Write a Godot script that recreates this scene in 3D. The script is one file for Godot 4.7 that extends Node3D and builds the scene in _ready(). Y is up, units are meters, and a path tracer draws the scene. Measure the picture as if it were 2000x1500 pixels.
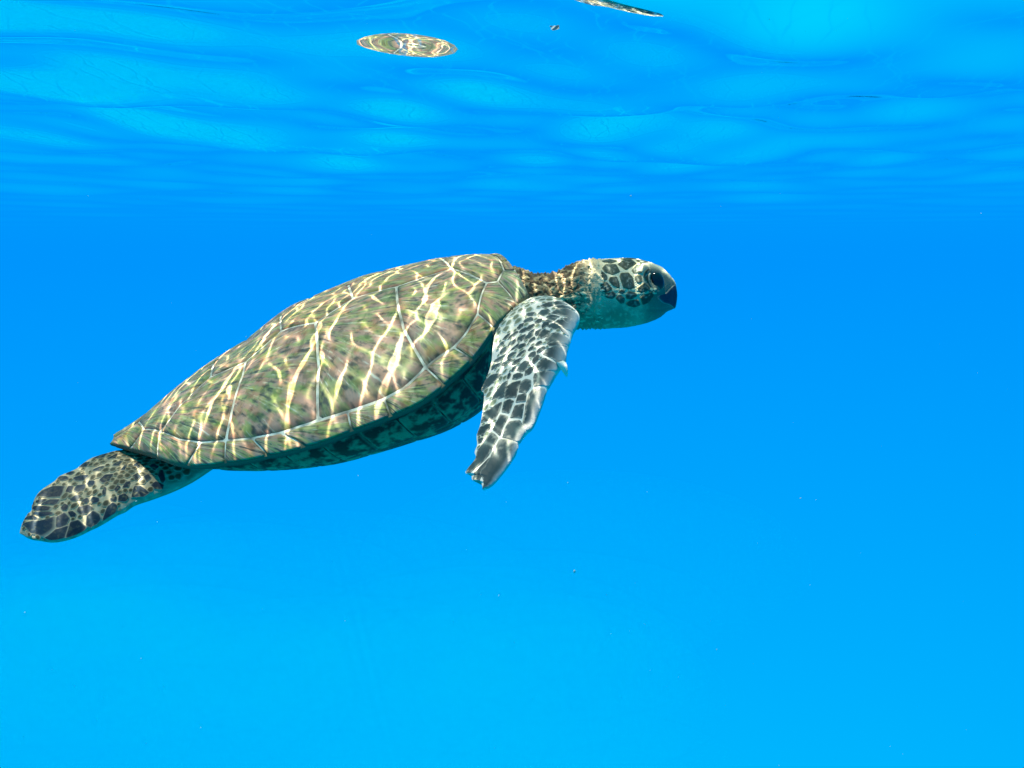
extends Node3D
# A green sea turtle gliding just under the rippled surface of clear blue water. Units are metres, y is up, the water surface lies at y = 0.
# The turtle's own tables are measured from its base; the front of the shell points along FRONT_AXIS.

const TURTLE_BASE := Vector3(-0.30, -0.36, -1.30)
const TO_SUN := Vector3(-0.16, 0.97, 0.12)
const FRONT_AXIS := Vector3(0.9206, 0.3491, -0.175)
const UP_AXIS := Vector3(-0.3026, 0.921, 0.2454)
const SIDE_AXIS := Vector3(0.2469, -0.173, 0.9535)
const SHELL_TAIL := Vector3(-0.3053, -0.0954, 0)
const SHELL_LENGTH := 0.662
const SHELL_KNOTS := [0, 0.08, 0.2, 0.35, 0.5, 0.65, 0.8, 0.9, 1]
const SHELL_WIDTH := [0.0177, 0.0727, 0.1715, 0.2348, 0.2732, 0.2786, 0.233, 0.164, 0.1028]
const SHELL_HEIGHT := [-0.0034, 0.0264, 0.0643, 0.0862, 0.1088, 0.1103, 0.0898, 0.067, 0.0415]
const SHELL_RIM := [0.0117, -0.0047, -0.0184, -0.0201, -0.0174, -0.0161, -0.0045, 0.0097, 0.0155]
const BELLY_DEPTH := [0.006, 0.0164, 0.0261, 0.0605, 0.0874, 0.1018, 0.1244, 0.1012, 0.0652]
const HEAD_SECTIONS := [  # along the neck and head: x, middle height, half height, depth, half width
	[0.2422, 0.0891, 0.0554, -0.105, 0.07],
	[0.2669, 0.0966, 0.0567, -0.11, 0.07],
	[0.2875, 0.1043, 0.0596, -0.1141, 0.07],
	[0.3083, 0.1112, 0.0612, -0.1183, 0.064],
	[0.3292, 0.11, 0.0541, -0.1224, 0.058],
	[0.3502, 0.1115, 0.0505, -0.1266, 0.054],
	[0.3713, 0.1149, 0.0492, -0.1307, 0.05],
	[0.3882, 0.121, 0.0521, -0.134, 0.05],
	[0.4052, 0.1261, 0.0542, -0.1373, 0.05],
	[0.4223, 0.1278, 0.0561, -0.1407, 0.052],
	[0.4395, 0.1279, 0.0569, -0.144, 0.054],
	[0.4568, 0.1281, 0.0576, -0.1473, 0.0545],
	[0.4741, 0.129, 0.0577, -0.1506, 0.055],
	[0.4915, 0.1296, 0.0574, -0.1539, 0.054],
	[0.509, 0.1302, 0.0549, -0.1572, 0.053],
	[0.524, 0.1298, 0.0511, -0.1601, 0.0493],
	[0.5372, 0.1299, 0.0467, -0.1625, 0.046],
	[0.5487, 0.1304, 0.0417, -0.1647, 0.039],
	[0.5584, 0.1301, 0.0336, -0.1665, 0.033],
	[0.5665, 0.1276, 0.0276, -0.168, 0.0243],
	[0.5724, 0.1248, 0.0229, -0.1691, 0.018],
	[0.5756, 0.1218, 0.0154, -0.1697, 0.0091],
	[0.5773, 0.1244, 0.0026, -0.17, 0.004]]
const FRONT_FLIPPER := [  # trailing edge, leading edge, upper normal, thickness
	[Vector3(0.3078, 0.0815, -0.03), Vector3(0.3391, 0.105, -0.03), Vector3(-0.5871, 0.7813, -0.212), 0.014],
	[Vector3(0.3, 0.108, 0.04), Vector3(0.3581, 0.1222, 0.03), Vector3(-0.4432, 0.8928, -0.0808), 0.014],
	[Vector3(0.2845, 0.0978, 0.1), Vector3(0.3713, 0.1251, 0.085), Vector3(-0.3282, 0.942, 0.0705), 0.014],
	[Vector3(0.2765, 0.0828, 0.13), Vector3(0.3877, 0.1156, 0.115), Vector3(-0.2653, 0.9383, 0.2217), 0.014],
	[Vector3(0.2743, 0.0681, 0.155), Vector3(0.3904, 0.1059, 0.135), Vector3(-0.2338, 0.9087, 0.3458), 0.015],
	[Vector3(0.2733, 0.0549, 0.175), Vector3(0.3816, 0.0932, 0.155), Vector3(-0.2146, 0.8778, 0.4282), 0.016],
	[Vector3(0.2705, 0.0447, 0.195), Vector3(0.3757, 0.0796, 0.175), Vector3(-0.2004, 0.8572, 0.4744), 0.017],
	[Vector3(0.267, 0.0349, 0.21), Vector3(0.3706, 0.0685, 0.195), Vector3(-0.1867, 0.8467, 0.4982), 0.018],
	[Vector3(0.2623, 0.0242, 0.225), Vector3(0.3665, 0.0552, 0.21), Vector3(-0.1677, 0.8426, 0.5117), 0.018],
	[Vector3(0.2651, 0.0209, 0.233), Vector3(0.359, 0.0467, 0.22), Vector3(-0.1383, 0.8418, 0.5218), 0.018],
	[Vector3(0.2651, 0.0111, 0.255), Vector3(0.344, 0.0272, 0.245), Vector3(-0.0989, 0.8419, 0.5305), 0.017],
	[Vector3(0.2638, 0.0002, 0.275), Vector3(0.3344, 0.0074, 0.27), Vector3(-0.0581, 0.8417, 0.5369), 0.016],
	[Vector3(0.2619, -0.0087, 0.29), Vector3(0.3254, -0.0099, 0.29), Vector3(-0.0284, 0.8413, 0.5398), 0.014],
	[Vector3(0.2588, -0.0172, 0.305), Vector3(0.3167, -0.0166, 0.305), Vector3(-0.0138, 0.8405, 0.5416), 0.014],
	[Vector3(0.2598, -0.0256, 0.317), Vector3(0.3077, -0.0255, 0.32), Vector3(-0.0073, 0.8377, 0.546), 0.012],
	[Vector3(0.2573, -0.0315, 0.328), Vector3(0.3029, -0.0361, 0.334), Vector3(-0.0013, 0.8327, 0.5538), 0.011],
	[Vector3(0.2588, -0.0378, 0.337), Vector3(0.2931, -0.0476, 0.35), Vector3(0.0048, 0.8275, 0.5614), 0.0095],
	[Vector3(0.2479, -0.0489, 0.352), Vector3(0.283, -0.0569, 0.364), Vector3(0.0121, 0.8242, 0.5662), 0.008],
	[Vector3(0.2544, -0.0508, 0.356), Vector3(0.2802, -0.059, 0.367), Vector3(0.027, 0.8218, 0.5692), 0.007],
	[Vector3(0.2563, -0.0557, 0.362), Vector3(0.2764, -0.0611, 0.37), Vector3(0.0369, 0.8171, 0.5753), 0.0055],
	[Vector3(0.2644, -0.0557, 0.364), Vector3(0.2725, -0.0629, 0.372), Vector3(-0.0267, 0.8056, 0.5919), 0.004],
	[Vector3(0.2668, -0.0596, 0.369), Vector3(0.2708, -0.0637, 0.373), Vector3(-0.2644, 0.7531, 0.6024), 0.003],
	[Vector3(0.2686, -0.0637, 0.373), Vector3(0.2692, -0.064, 0.374), Vector3(-0.6066, 0.5864, 0.5368), 0.0015]]
const REAR_FLIPPER := [  # trailing edge, leading edge, upper normal, thickness
	[Vector3(-0.2057, -0.1064, -0.04), Vector3(-0.1544, -0.1239, 0), Vector3(0.0829, 0.9472, 0.3097), 0.016],
	[Vector3(-0.2474, -0.1035, -0.02), Vector3(-0.1718, -0.1379, 0.03), Vector3(0.1602, 0.9135, 0.3741), 0.016],
	[Vector3(-0.272, -0.1007, 0), Vector3(-0.1955, -0.1498, 0.05), Vector3(0.2251, 0.8749, 0.4289), 0.016],
	[Vector3(-0.2942, -0.0994, 0.02), Vector3(-0.2198, -0.1568, 0.075), Vector3(0.2663, 0.8392, 0.4741), 0.016],
	[Vector3(-0.3043, -0.1006, 0.035), Vector3(-0.239, -0.1616, 0.09), Vector3(0.2781, 0.8104, 0.5156), 0.016],
	[Vector3(-0.3171, -0.1034, 0.05), Vector3(-0.2475, -0.1677, 0.105), Vector3(0.2655, 0.7862, 0.558), 0.015],
	[Vector3(-0.3262, -0.1094, 0.06), Vector3(-0.2548, -0.1707, 0.115), Vector3(0.2443, 0.7615, 0.6003), 0.014],
	[Vector3(-0.3322, -0.1154, 0.07), Vector3(-0.274, -0.1825, 0.125), Vector3(0.2312, 0.7348, 0.6376), 0.012],
	[Vector3(-0.3472, -0.1214, 0.085), Vector3(-0.2868, -0.1881, 0.135), Vector3(0.229, 0.7091, 0.6669), 0.011],
	[Vector3(-0.3512, -0.1271, 0.095), Vector3(-0.2989, -0.1938, 0.14), Vector3(0.2256, 0.6872, 0.6906), 0.01],
	[Vector3(-0.361, -0.1341, 0.105), Vector3(-0.311, -0.1963, 0.15), Vector3(0.2058, 0.6679, 0.7152), 0.009],
	[Vector3(-0.3647, -0.1395, 0.115), Vector3(-0.3268, -0.1976, 0.155), Vector3(0.1616, 0.6469, 0.7452), 0.008],
	[Vector3(-0.3685, -0.1485, 0.12), Vector3(-0.3434, -0.1954, 0.155), Vector3(0.0941, 0.621, 0.7781), 0.007],
	[Vector3(-0.3667, -0.1588, 0.13), Vector3(-0.3531, -0.1939, 0.155), Vector3(0.009, 0.5924, 0.8056), 0.006],
	[Vector3(-0.3732, -0.1675, 0.135), Vector3(-0.3616, -0.1928, 0.152), Vector3(-0.0891, 0.5676, 0.8184), 0.0045],
	[Vector3(-0.3769, -0.1777, 0.14), Vector3(-0.3681, -0.1898, 0.15), Vector3(-0.1982, 0.5501, 0.8112), 0.003],
	[Vector3(-0.3769, -0.1863, 0.145), Vector3(-0.3745, -0.1879, 0.147), Vector3(-0.3118, 0.5352, 0.7851), 0.0015]]
const FAR_REAR_FLIPPER := [  # trailing edge, leading edge, upper normal, thickness
	[Vector3(-0.2555, -0.1398, -0.12), Vector3(-0.2298, -0.1481, -0.1), Vector3(-0.2355, 0.7528, 0.6147), 0.02],
	[Vector3(-0.3023, -0.1403, -0.13), Vector3(-0.2663, -0.1654, -0.1), Vector3(-0.2595, 0.6081, 0.7503), 0.02],
	[Vector3(-0.35, -0.1444, -0.14), Vector3(-0.3052, -0.181, -0.11), Vector3(-0.2765, 0.4688, 0.8389), 0.018],
	[Vector3(-0.383, -0.15, -0.145), Vector3(-0.3301, -0.1986, -0.11), Vector3(-0.2934, 0.3667, 0.8829), 0.016],
	[Vector3(-0.4172, -0.1691, -0.15), Vector3(-0.3521, -0.2132, -0.115), Vector3(-0.3179, 0.3015, 0.8989), 0.013],
	[Vector3(-0.4473, -0.1884, -0.155), Vector3(-0.3808, -0.2235, -0.12), Vector3(-0.3557, 0.2562, 0.8988), 0.011],
	[Vector3(-0.4733, -0.2078, -0.16), Vector3(-0.4213, -0.2399, -0.13), Vector3(-0.41, 0.2095, 0.8877), 0.008],
	[Vector3(-0.4906, -0.2275, -0.165), Vector3(-0.4528, -0.2456, -0.14), Vector3(-0.4784, 0.1443, 0.8662), 0.005],
	[Vector3(-0.4988, -0.2427, -0.17), Vector3(-0.4842, -0.2471, -0.16), Vector3(-0.5508, 0.0606, 0.8324), 0.002]]
const FRONT_SCALES := [
	[Vector2(7.48, 0.742), Vector2(7.08, 0.783), Vector2(6.93, 0.892), Vector2(6.85, 0.992), Vector2(7.78, 1), Vector2(8.7, 0.975), Vector2(8.05, 0.875)],
	[Vector2(9.2, 0.733), Vector2(8.55, 0.708), Vector2(7.85, 0.742), Vector2(7.9, 0.783), Vector2(8.55, 0.892), Vector2(8.88, 0.967), Vector2(9.15, 0.992), Vector2(9.33, 0.867)],
	[Vector2(9.62, 0.75), Vector2(9.4, 0.742), Vector2(9.3, 0.992), Vector2(9.55, 1), Vector2(9.95, 1), Vector2(10.18, 0.825)],
	[Vector2(6.68, 0.767), Vector2(6.62, 0.875), Vector2(6.65, 0.967), Vector2(6.75, 0.992), Vector2(6.93, 0.892), Vector2(6.85, 0.783)],
	[Vector2(5.98, 0.717), Vector2(5.55, 0.767), Vector2(5.55, 0.842), Vector2(5.88, 0.933), Vector2(6.1, 0.992), Vector2(6.55, 0.992), Vector2(6.58, 0.933), Vector2(6.5, 0.858), Vector2(6.6, 0.767)],
	[Vector2(4.73, 0.692), Vector2(4.53, 0.708), Vector2(4.6, 0.758), Vector2(5.38, 0.917), Vector2(5.8, 0.983), Vector2(5.7, 0.942), Vector2(5.3, 0.867), Vector2(5.15, 0.775)],
	[Vector2(4.48, 0.75), Vector2(4.33, 0.792), Vector2(4.45, 0.85), Vector2(4.83, 0.933), Vector2(5.15, 0.992), Vector2(5.33, 1), Vector2(5.3, 0.942), Vector2(4.95, 0.842)],
	[Vector2(4.23, 0.842), Vector2(4.3, 0.908), Vector2(4.6, 0.983), Vector2(4.65, 1), Vector2(5.1, 1), Vector2(4.85, 0.95), Vector2(4.42, 0.867)],
	[Vector2(3.45, 0.692), Vector2(3.15, 0.775), Vector2(3.18, 0.875), Vector2(3.58, 0.95), Vector2(3.9, 0.983), Vector2(4.2, 0.992), Vector2(4.62, 0.992), Vector2(4.23, 0.908), Vector2(4, 0.817), Vector2(3.7, 0.767)],
	[Vector2(2.88, 0.75), Vector2(2.83, 0.867), Vector2(2.98, 0.933), Vector2(3.4, 0.975), Vector2(3.1, 0.892), Vector2(3.1, 0.783)],
	[Vector2(2.53, 0.617), Vector2(2.45, 0.733), Vector2(2.48, 0.892), Vector2(2.73, 0.95), Vector2(2.73, 0.85), Vector2(2.78, 0.733), Vector2(2.78, 0.65)],
	[Vector2(5.4, 0.608), Vector2(5.03, 0.617), Vector2(4.93, 0.667), Vector2(5.38, 0.758), Vector2(5.73, 0.733), Vector2(5.8, 0.667)],
	[Vector2(5.08, 0.558), Vector2(4.78, 0.558), Vector2(4.8, 0.625), Vector2(5, 0.608), Vector2(5.35, 0.592)],
	[Vector2(4.45, 0.608), Vector2(4.2, 0.617), Vector2(4.3, 0.683), Vector2(4.67, 0.692), Vector2(4.78, 0.633)],
	[Vector2(4.1, 0.625), Vector2(3.88, 0.667), Vector2(4.12, 0.767), Vector2(4.4, 0.733), Vector2(4.35, 0.675)],
	[Vector2(3.15, 0.55), Vector2(2.9, 0.608), Vector2(2.95, 0.683), Vector2(3.2, 0.7), Vector2(3.48, 0.65), Vector2(3.45, 0.558)],
	[Vector2(3.68, 0.642), Vector2(3.62, 0.692), Vector2(4.1, 0.8), Vector2(4.03, 0.733), Vector2(3.83, 0.658)],
	[Vector2(5.23, 0.425), Vector2(4.88, 0.425), Vector2(4.73, 0.475), Vector2(4.7, 0.517), Vector2(5.1, 0.533), Vector2(5.28, 0.5)],
	[Vector2(5.75, 0.5), Vector2(5.43, 0.508), Vector2(5.3, 0.558), Vector2(5.62, 0.583), Vector2(5.75, 0.533)],
	[Vector2(6.3, 0.608), Vector2(6.05, 0.625), Vector2(6.03, 0.667), Vector2(6.4, 0.7), Vector2(6.53, 0.65)],
	[Vector2(7.1, 0.658), Vector2(6.83, 0.683), Vector2(6.8, 0.733), Vector2(6.98, 0.758), Vector2(7.23, 0.717), Vector2(7.3, 0.675)],
	[Vector2(7.28, 0.558), Vector2(7.05, 0.575), Vector2(7.03, 0.625), Vector2(7.12, 0.642), Vector2(7.45, 0.65), Vector2(7.48, 0.6)],
	[Vector2(6.6, 0.533), Vector2(6.3, 0.55), Vector2(6.33, 0.592), Vector2(6.68, 0.6), Vector2(6.75, 0.558)],
	[Vector2(7.98, 0.633), Vector2(7.62, 0.633), Vector2(7.4, 0.675), Vector2(7.58, 0.708), Vector2(7.95, 0.7), Vector2(8.38, 0.667)],
	[Vector2(9.45, 0.6), Vector2(9.12, 0.583), Vector2(8.9, 0.633), Vector2(8.8, 0.675), Vector2(9.2, 0.692), Vector2(9.43, 0.675)],
	[Vector2(8.45, 0.45), Vector2(7.78, 0.475), Vector2(7.6, 0.525), Vector2(7.78, 0.592), Vector2(8.3, 0.6), Vector2(9.05, 0.575), Vector2(9, 0.508)],
	[Vector2(9.35, 0.417), Vector2(9, 0.417), Vector2(9.03, 0.475), Vector2(9.3, 0.558), Vector2(9.5, 0.567), Vector2(9.5, 0.492)],
	[Vector2(6.75, 0.392), Vector2(6.38, 0.417), Vector2(6.33, 0.483), Vector2(6.65, 0.5), Vector2(6.83, 0.458)],
	[Vector2(6.18, 0.25), Vector2(5.83, 0.25), Vector2(5.85, 0.317), Vector2(6.15, 0.367), Vector2(6.35, 0.342), Vector2(6.43, 0.3)],
	[Vector2(6.58, 0.192), Vector2(6.38, 0.217), Vector2(6.48, 0.3), Vector2(6.88, 0.35), Vector2(7, 0.308), Vector2(6.93, 0.242)],
	[Vector2(7.28, 0.35), Vector2(7.1, 0.375), Vector2(7.15, 0.492), Vector2(7.45, 0.45), Vector2(7.48, 0.392)],
	[Vector2(7.98, 0.383), Vector2(7.65, 0.392), Vector2(7.68, 0.433), Vector2(8.03, 0.425), Vector2(8.28, 0.4)],
	[Vector2(4.8, 0.325), Vector2(4.48, 0.325), Vector2(4.58, 0.417), Vector2(4.8, 0.433), Vector2(5.1, 0.392)],
	[Vector2(5.6, 0.358), Vector2(5.4, 0.383), Vector2(5.58, 0.458), Vector2(5.9, 0.475), Vector2(5.98, 0.417)],
	[Vector2(5.43, 0.258), Vector2(5.35, 0.292), Vector2(5.18, 0.358), Vector2(5.43, 0.375), Vector2(5.53, 0.342)],
	[Vector2(4.05, 0.325), Vector2(3.88, 0.35), Vector2(3.95, 0.408), Vector2(4.25, 0.45), Vector2(4.28, 0.383)],
	[Vector2(4.1, 0.408), Vector2(3.88, 0.442), Vector2(3.93, 0.5), Vector2(4.2, 0.517), Vector2(4.4, 0.458)],
	[Vector2(4.67, 0.458), Vector2(4.5, 0.5), Vector2(4.48, 0.525), Vector2(4.73, 0.525)],
	[Vector2(3.23, 0.375), Vector2(3.08, 0.417), Vector2(3.2, 0.483), Vector2(3.53, 0.492), Vector2(3.53, 0.408)],
	[Vector2(3.83, 0.508), Vector2(3.65, 0.542), Vector2(3.68, 0.592), Vector2(3.95, 0.6), Vector2(4.08, 0.542)],
	[Vector2(2.83, 0.392), Vector2(2.7, 0.45), Vector2(2.9, 0.533), Vector2(3.1, 0.5)],
	[Vector2(3.58, 0.292), Vector2(3.35, 0.333), Vector2(3.43, 0.383), Vector2(3.68, 0.375), Vector2(3.78, 0.325)],
	[Vector2(4.12, 0.192), Vector2(3.93, 0.217), Vector2(3.8, 0.292), Vector2(3.95, 0.317), Vector2(4.17, 0.267)],
	[Vector2(3.85, 0.125), Vector2(3.68, 0.158), Vector2(3.65, 0.217), Vector2(3.93, 0.192)],
	[Vector2(5.33, 0.042), Vector2(5.35, 0.1), Vector2(5.58, 0.233), Vector2(5.88, 0.217), Vector2(5.83, 0.117)],
	[Vector2(5.78, 0.033), Vector2(6.28, 0.183), Vector2(6.53, 0.167), Vector2(6.28, 0.05)],
	[Vector2(4.8, 0.208), Vector2(4.5, 0.225), Vector2(4.45, 0.292), Vector2(4.8, 0.308), Vector2(4.98, 0.258)],
	[Vector2(4.98, 0.108), Vector2(4.62, 0.125), Vector2(4.7, 0.2), Vector2(5.08, 0.208), Vector2(5.25, 0.158)],
	[Vector2(4.17, 0.067), Vector2(4, 0.092), Vector2(4.05, 0.15), Vector2(4.33, 0.142), Vector2(4.4, 0.092)],
	[Vector2(9.08, 0.333), Vector2(8.3, 0.342), Vector2(8.25, 0.367), Vector2(9.05, 0.375), Vector2(9.18, 0.35)],
	[Vector2(7.8, 0), Vector2(7, 0), Vector2(7.03, 0.083), Vector2(7.35, 0.175), Vector2(7.85, 0.267), Vector2(8.2, 0.208), Vector2(8.3, 0.117), Vector2(8.43, 0.017), Vector2(7.98, 0)],
	[Vector2(10.3, 0.817), Vector2(10.12, 0.992), Vector2(10.73, 1), Vector2(12.15, 1), Vector2(12.6, 1), Vector2(12.88, 0.975), Vector2(12.33, 0.842), Vector2(11.18, 0.775), Vector2(10.6, 0.775)],
	[Vector2(12.38, 0.6), Vector2(12.18, 0.767), Vector2(13.05, 0.983), Vector2(13.88, 1), Vector2(14.08, 0.9), Vector2(14, 0.617), Vector2(13.3, 0.6)],
	[Vector2(14.12, 0.567), Vector2(14.1, 0.833), Vector2(13.98, 1), Vector2(14.95, 0.992), Vector2(16.53, 0.983), Vector2(20.03, 1), Vector2(21.93, 0.633), Vector2(18.8, 0.6), Vector2(18.2, 0.475), Vector2(15.7, 0.475)],
	[Vector2(10.4, 0.6), Vector2(9.78, 0.583), Vector2(9.68, 0.642), Vector2(9.83, 0.733), Vector2(10.18, 0.767), Vector2(10.53, 0.725)],
	[Vector2(11, 0.592), Vector2(10.58, 0.6), Vector2(10.55, 0.725), Vector2(11, 0.75)],
	[Vector2(12, 0.575), Vector2(11.2, 0.592), Vector2(11.12, 0.733), Vector2(11.98, 0.775)],
	[Vector2(10.53, 0.375), Vector2(9.7, 0.375), Vector2(9.62, 0.433), Vector2(9.68, 0.567), Vector2(10.7, 0.567), Vector2(10.62, 0.483)],
	[Vector2(11.45, 0.383), Vector2(10.73, 0.375), Vector2(10.7, 0.467), Vector2(10.88, 0.542), Vector2(11.65, 0.517)],
	[Vector2(13.1, 0.342), Vector2(11.62, 0.358), Vector2(11.88, 0.517), Vector2(13.83, 0.542)],
	[Vector2(17.32, 0.142), Vector2(17.07, 0.042), Vector2(16.62, 0.017), Vector2(15.9, 0), Vector2(13.62, 0.225), Vector2(13.3, 0.317), Vector2(13.98, 0.5), Vector2(15.35, 0.425), Vector2(16.65, 0.267)],
	[Vector2(18.85, 0.067), Vector2(16.9, 0.367), Vector2(15.85, 0.45), Vector2(16.6, 0.558), Vector2(19.03, 0.392)],
	[Vector2(10.15, 0.15), Vector2(9.85, 0.167), Vector2(9.3, 0.275), Vector2(9.28, 0.35), Vector2(10.4, 0.367), Vector2(10.38, 0.267)],
	[Vector2(11.73, 0.017), Vector2(10.78, 0.025), Vector2(10.83, 0.133), Vector2(10.68, 0.333), Vector2(11.38, 0.325), Vector2(11.93, 0.275)],
	[Vector2(13.05, 0.025), Vector2(12.23, 0.025), Vector2(12.2, 0.25), Vector2(12.93, 0.267), Vector2(13.38, 0.133)],
	[Vector2(13.93, 0.042), Vector2(13.5, 0.042), Vector2(13.58, 0.15), Vector2(13.98, 0.1)]]
const REAR_SCALES := [
	[Vector2(14.62, 0.242), Vector2(11.65, 0.583), Vector2(10.05, 0.6), Vector2(10.45, 0.783), Vector2(11.62, 0.908), Vector2(12.98, 0.825)],
	[Vector2(10.35, 0.775), Vector2(10, 0.617), Vector2(9.3, 0.608), Vector2(9.1, 0.725), Vector2(9.53, 0.8), Vector2(10.12, 0.808)],
	[Vector2(11.58, 0.933), Vector2(10.45, 0.808), Vector2(9.4, 0.817), Vector2(10.05, 0.967), Vector2(11.08, 0.967)],
	[Vector2(10, 0.983), Vector2(9.15, 0.783), Vector2(8.4, 0.817), Vector2(8.03, 0.958), Vector2(8.33, 0.983), Vector2(9.3, 0.992)],
	[Vector2(8.03, 0.933), Vector2(7.65, 0.825), Vector2(7.15, 0.8), Vector2(6.88, 0.883), Vector2(6.88, 0.95), Vector2(7.25, 0.983), Vector2(7.8, 0.975)],
	[Vector2(6.9, 0.983), Vector2(6.35, 0.867), Vector2(5.95, 0.858), Vector2(5.7, 0.925), Vector2(6.1, 0.992), Vector2(6.62, 0.992)],
	[Vector2(5.43, 0.875), Vector2(5.05, 0.817), Vector2(4.53, 0.842), Vector2(4.38, 0.917), Vector2(4.75, 0.933)],
	[Vector2(4.23, 0.933), Vector2(3.75, 0.817), Vector2(3.4, 0.833), Vector2(3.12, 0.958), Vector2(3.5, 0.975)],
	[Vector2(11.28, 0.033), Vector2(10.33, 0.017), Vector2(9.28, 0.075), Vector2(8.08, 0.233), Vector2(9.08, 0.325), Vector2(9.9, 0.233)],
	[Vector2(8.35, 0.325), Vector2(7.85, 0.258), Vector2(7.58, 0.3), Vector2(7.9, 0.383)],
	[Vector2(7.7, 0.367), Vector2(7.4, 0.308), Vector2(6.85, 0.367), Vector2(7.05, 0.433), Vector2(7.53, 0.433)],
	[Vector2(11.75, 0.083), Vector2(10.33, 0.217), Vector2(9.98, 0.267), Vector2(11.08, 0.233)],
	[Vector2(11.1, 0.25), Vector2(9.9, 0.275), Vector2(9.18, 0.367), Vector2(9.62, 0.417)],
	[Vector2(12.75, 0.083), Vector2(11.68, 0.208), Vector2(10.05, 0.408), Vector2(10.38, 0.458), Vector2(11.65, 0.35)],
	[Vector2(14.4, 0.058), Vector2(13.45, 0.125), Vector2(11.58, 0.517), Vector2(12, 0.558)],
	[Vector2(12.83, 0.242), Vector2(11.83, 0.342), Vector2(10.23, 0.492), Vector2(10.05, 0.55), Vector2(11.23, 0.517)],
	[Vector2(8.2, 0.692), Vector2(7.9, 0.65), Vector2(7.23, 0.692), Vector2(7.05, 0.783), Vector2(7.6, 0.8), Vector2(8.03, 0.775)],
	[Vector2(9.05, 0.617), Vector2(8.55, 0.65), Vector2(8.33, 0.725), Vector2(8.55, 0.758), Vector2(8.97, 0.717)],
	[Vector2(7.08, 0.642), Vector2(6.78, 0.617), Vector2(6.5, 0.692), Vector2(6.6, 0.742), Vector2(6.98, 0.708)],
	[Vector2(7.62, 0.592), Vector2(7.15, 0.575), Vector2(7.08, 0.642), Vector2(7.38, 0.658)],
	[Vector2(8.53, 0), Vector2(8.05, 0), Vector2(7.68, 0.067), Vector2(7.6, 0.142), Vector2(8.08, 0.117)],
	[Vector2(7.7, 0), Vector2(7.33, 0), Vector2(7.1, 0.058), Vector2(7.45, 0.075)],
	[Vector2(6.75, 0.367), Vector2(6.43, 0.358), Vector2(6.15, 0.433), Vector2(6.38, 0.475), Vector2(6.73, 0.433)],
	[Vector2(7.43, 0.15), Vector2(6.88, 0.167), Vector2(6.28, 0.275), Vector2(6.78, 0.3), Vector2(7.35, 0.225)],
	[Vector2(5.85, 0.458), Vector2(5.08, 0.433), Vector2(4.5, 0.492), Vector2(5.08, 0.558), Vector2(5.78, 0.533)],
	[Vector2(6.15, 0.642), Vector2(5.8, 0.592), Vector2(5.75, 0.633), Vector2(6.12, 0.717), Vector2(6.28, 0.692)],
	[Vector2(6, 0.792), Vector2(5.28, 0.817), Vector2(5.65, 0.867), Vector2(5.98, 0.842)],
	[Vector2(3.53, 0.658), Vector2(3.1, 0.633), Vector2(3.1, 0.717), Vector2(3.48, 0.758)],
	[Vector2(2.98, 0.717), Vector2(2.73, 0.708), Vector2(2.73, 0.783), Vector2(3.03, 0.817)],
	[Vector2(2.48, 0.567), Vector2(2.23, 0.55), Vector2(2.15, 0.642), Vector2(2.43, 0.692)],
	[Vector2(2.27, 0.708), Vector2(2.12, 0.717), Vector2(2.3, 0.883), Vector2(2.5, 0.917), Vector2(2.45, 0.783)],
	[Vector2(2.93, 0.875), Vector2(2.65, 0.85), Vector2(2.45, 0.933), Vector2(2.55, 0.983), Vector2(2.85, 0.942)],
	[Vector2(6.8, 0.008), Vector2(5.83, 0.017), Vector2(5.33, 0.075), Vector2(5.95, 0.117)],
	[Vector2(5.2, 0.033), Vector2(4.38, 0), Vector2(3.8, 0), Vector2(4.38, 0.1)],
	[Vector2(4.35, 0.158), Vector2(3.6, 0.125), Vector2(3.12, 0.108), Vector2(3.68, 0.217)],
	[Vector2(4.03, 0.492), Vector2(3.55, 0.425), Vector2(3.23, 0.408), Vector2(3.68, 0.508)],
	[Vector2(4.55, 0.758), Vector2(4.08, 0.708), Vector2(3.75, 0.725), Vector2(4.08, 0.8)],
	[Vector2(5.18, 0.708), Vector2(4.7, 0.683), Vector2(4.58, 0.733), Vector2(5.08, 0.767)],
	[Vector2(5.9, 0.233), Vector2(5.08, 0.25), Vector2(4.65, 0.283), Vector2(5.23, 0.325)],
	[Vector2(4.28, 0.333), Vector2(3.73, 0.3), Vector2(3.35, 0.317), Vector2(3.88, 0.392)],
	[Vector2(3.05, 0.475), Vector2(2.7, 0.425), Vector2(2.58, 0.467), Vector2(2.93, 0.55)],
	[Vector2(9.43, 0.5), Vector2(9, 0.467), Vector2(8.7, 0.542), Vector2(9.1, 0.592), Vector2(9.38, 0.558)],
	[Vector2(8.38, 0.483), Vector2(7.73, 0.458), Vector2(7.4, 0.508), Vector2(7.78, 0.558)]]
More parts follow.
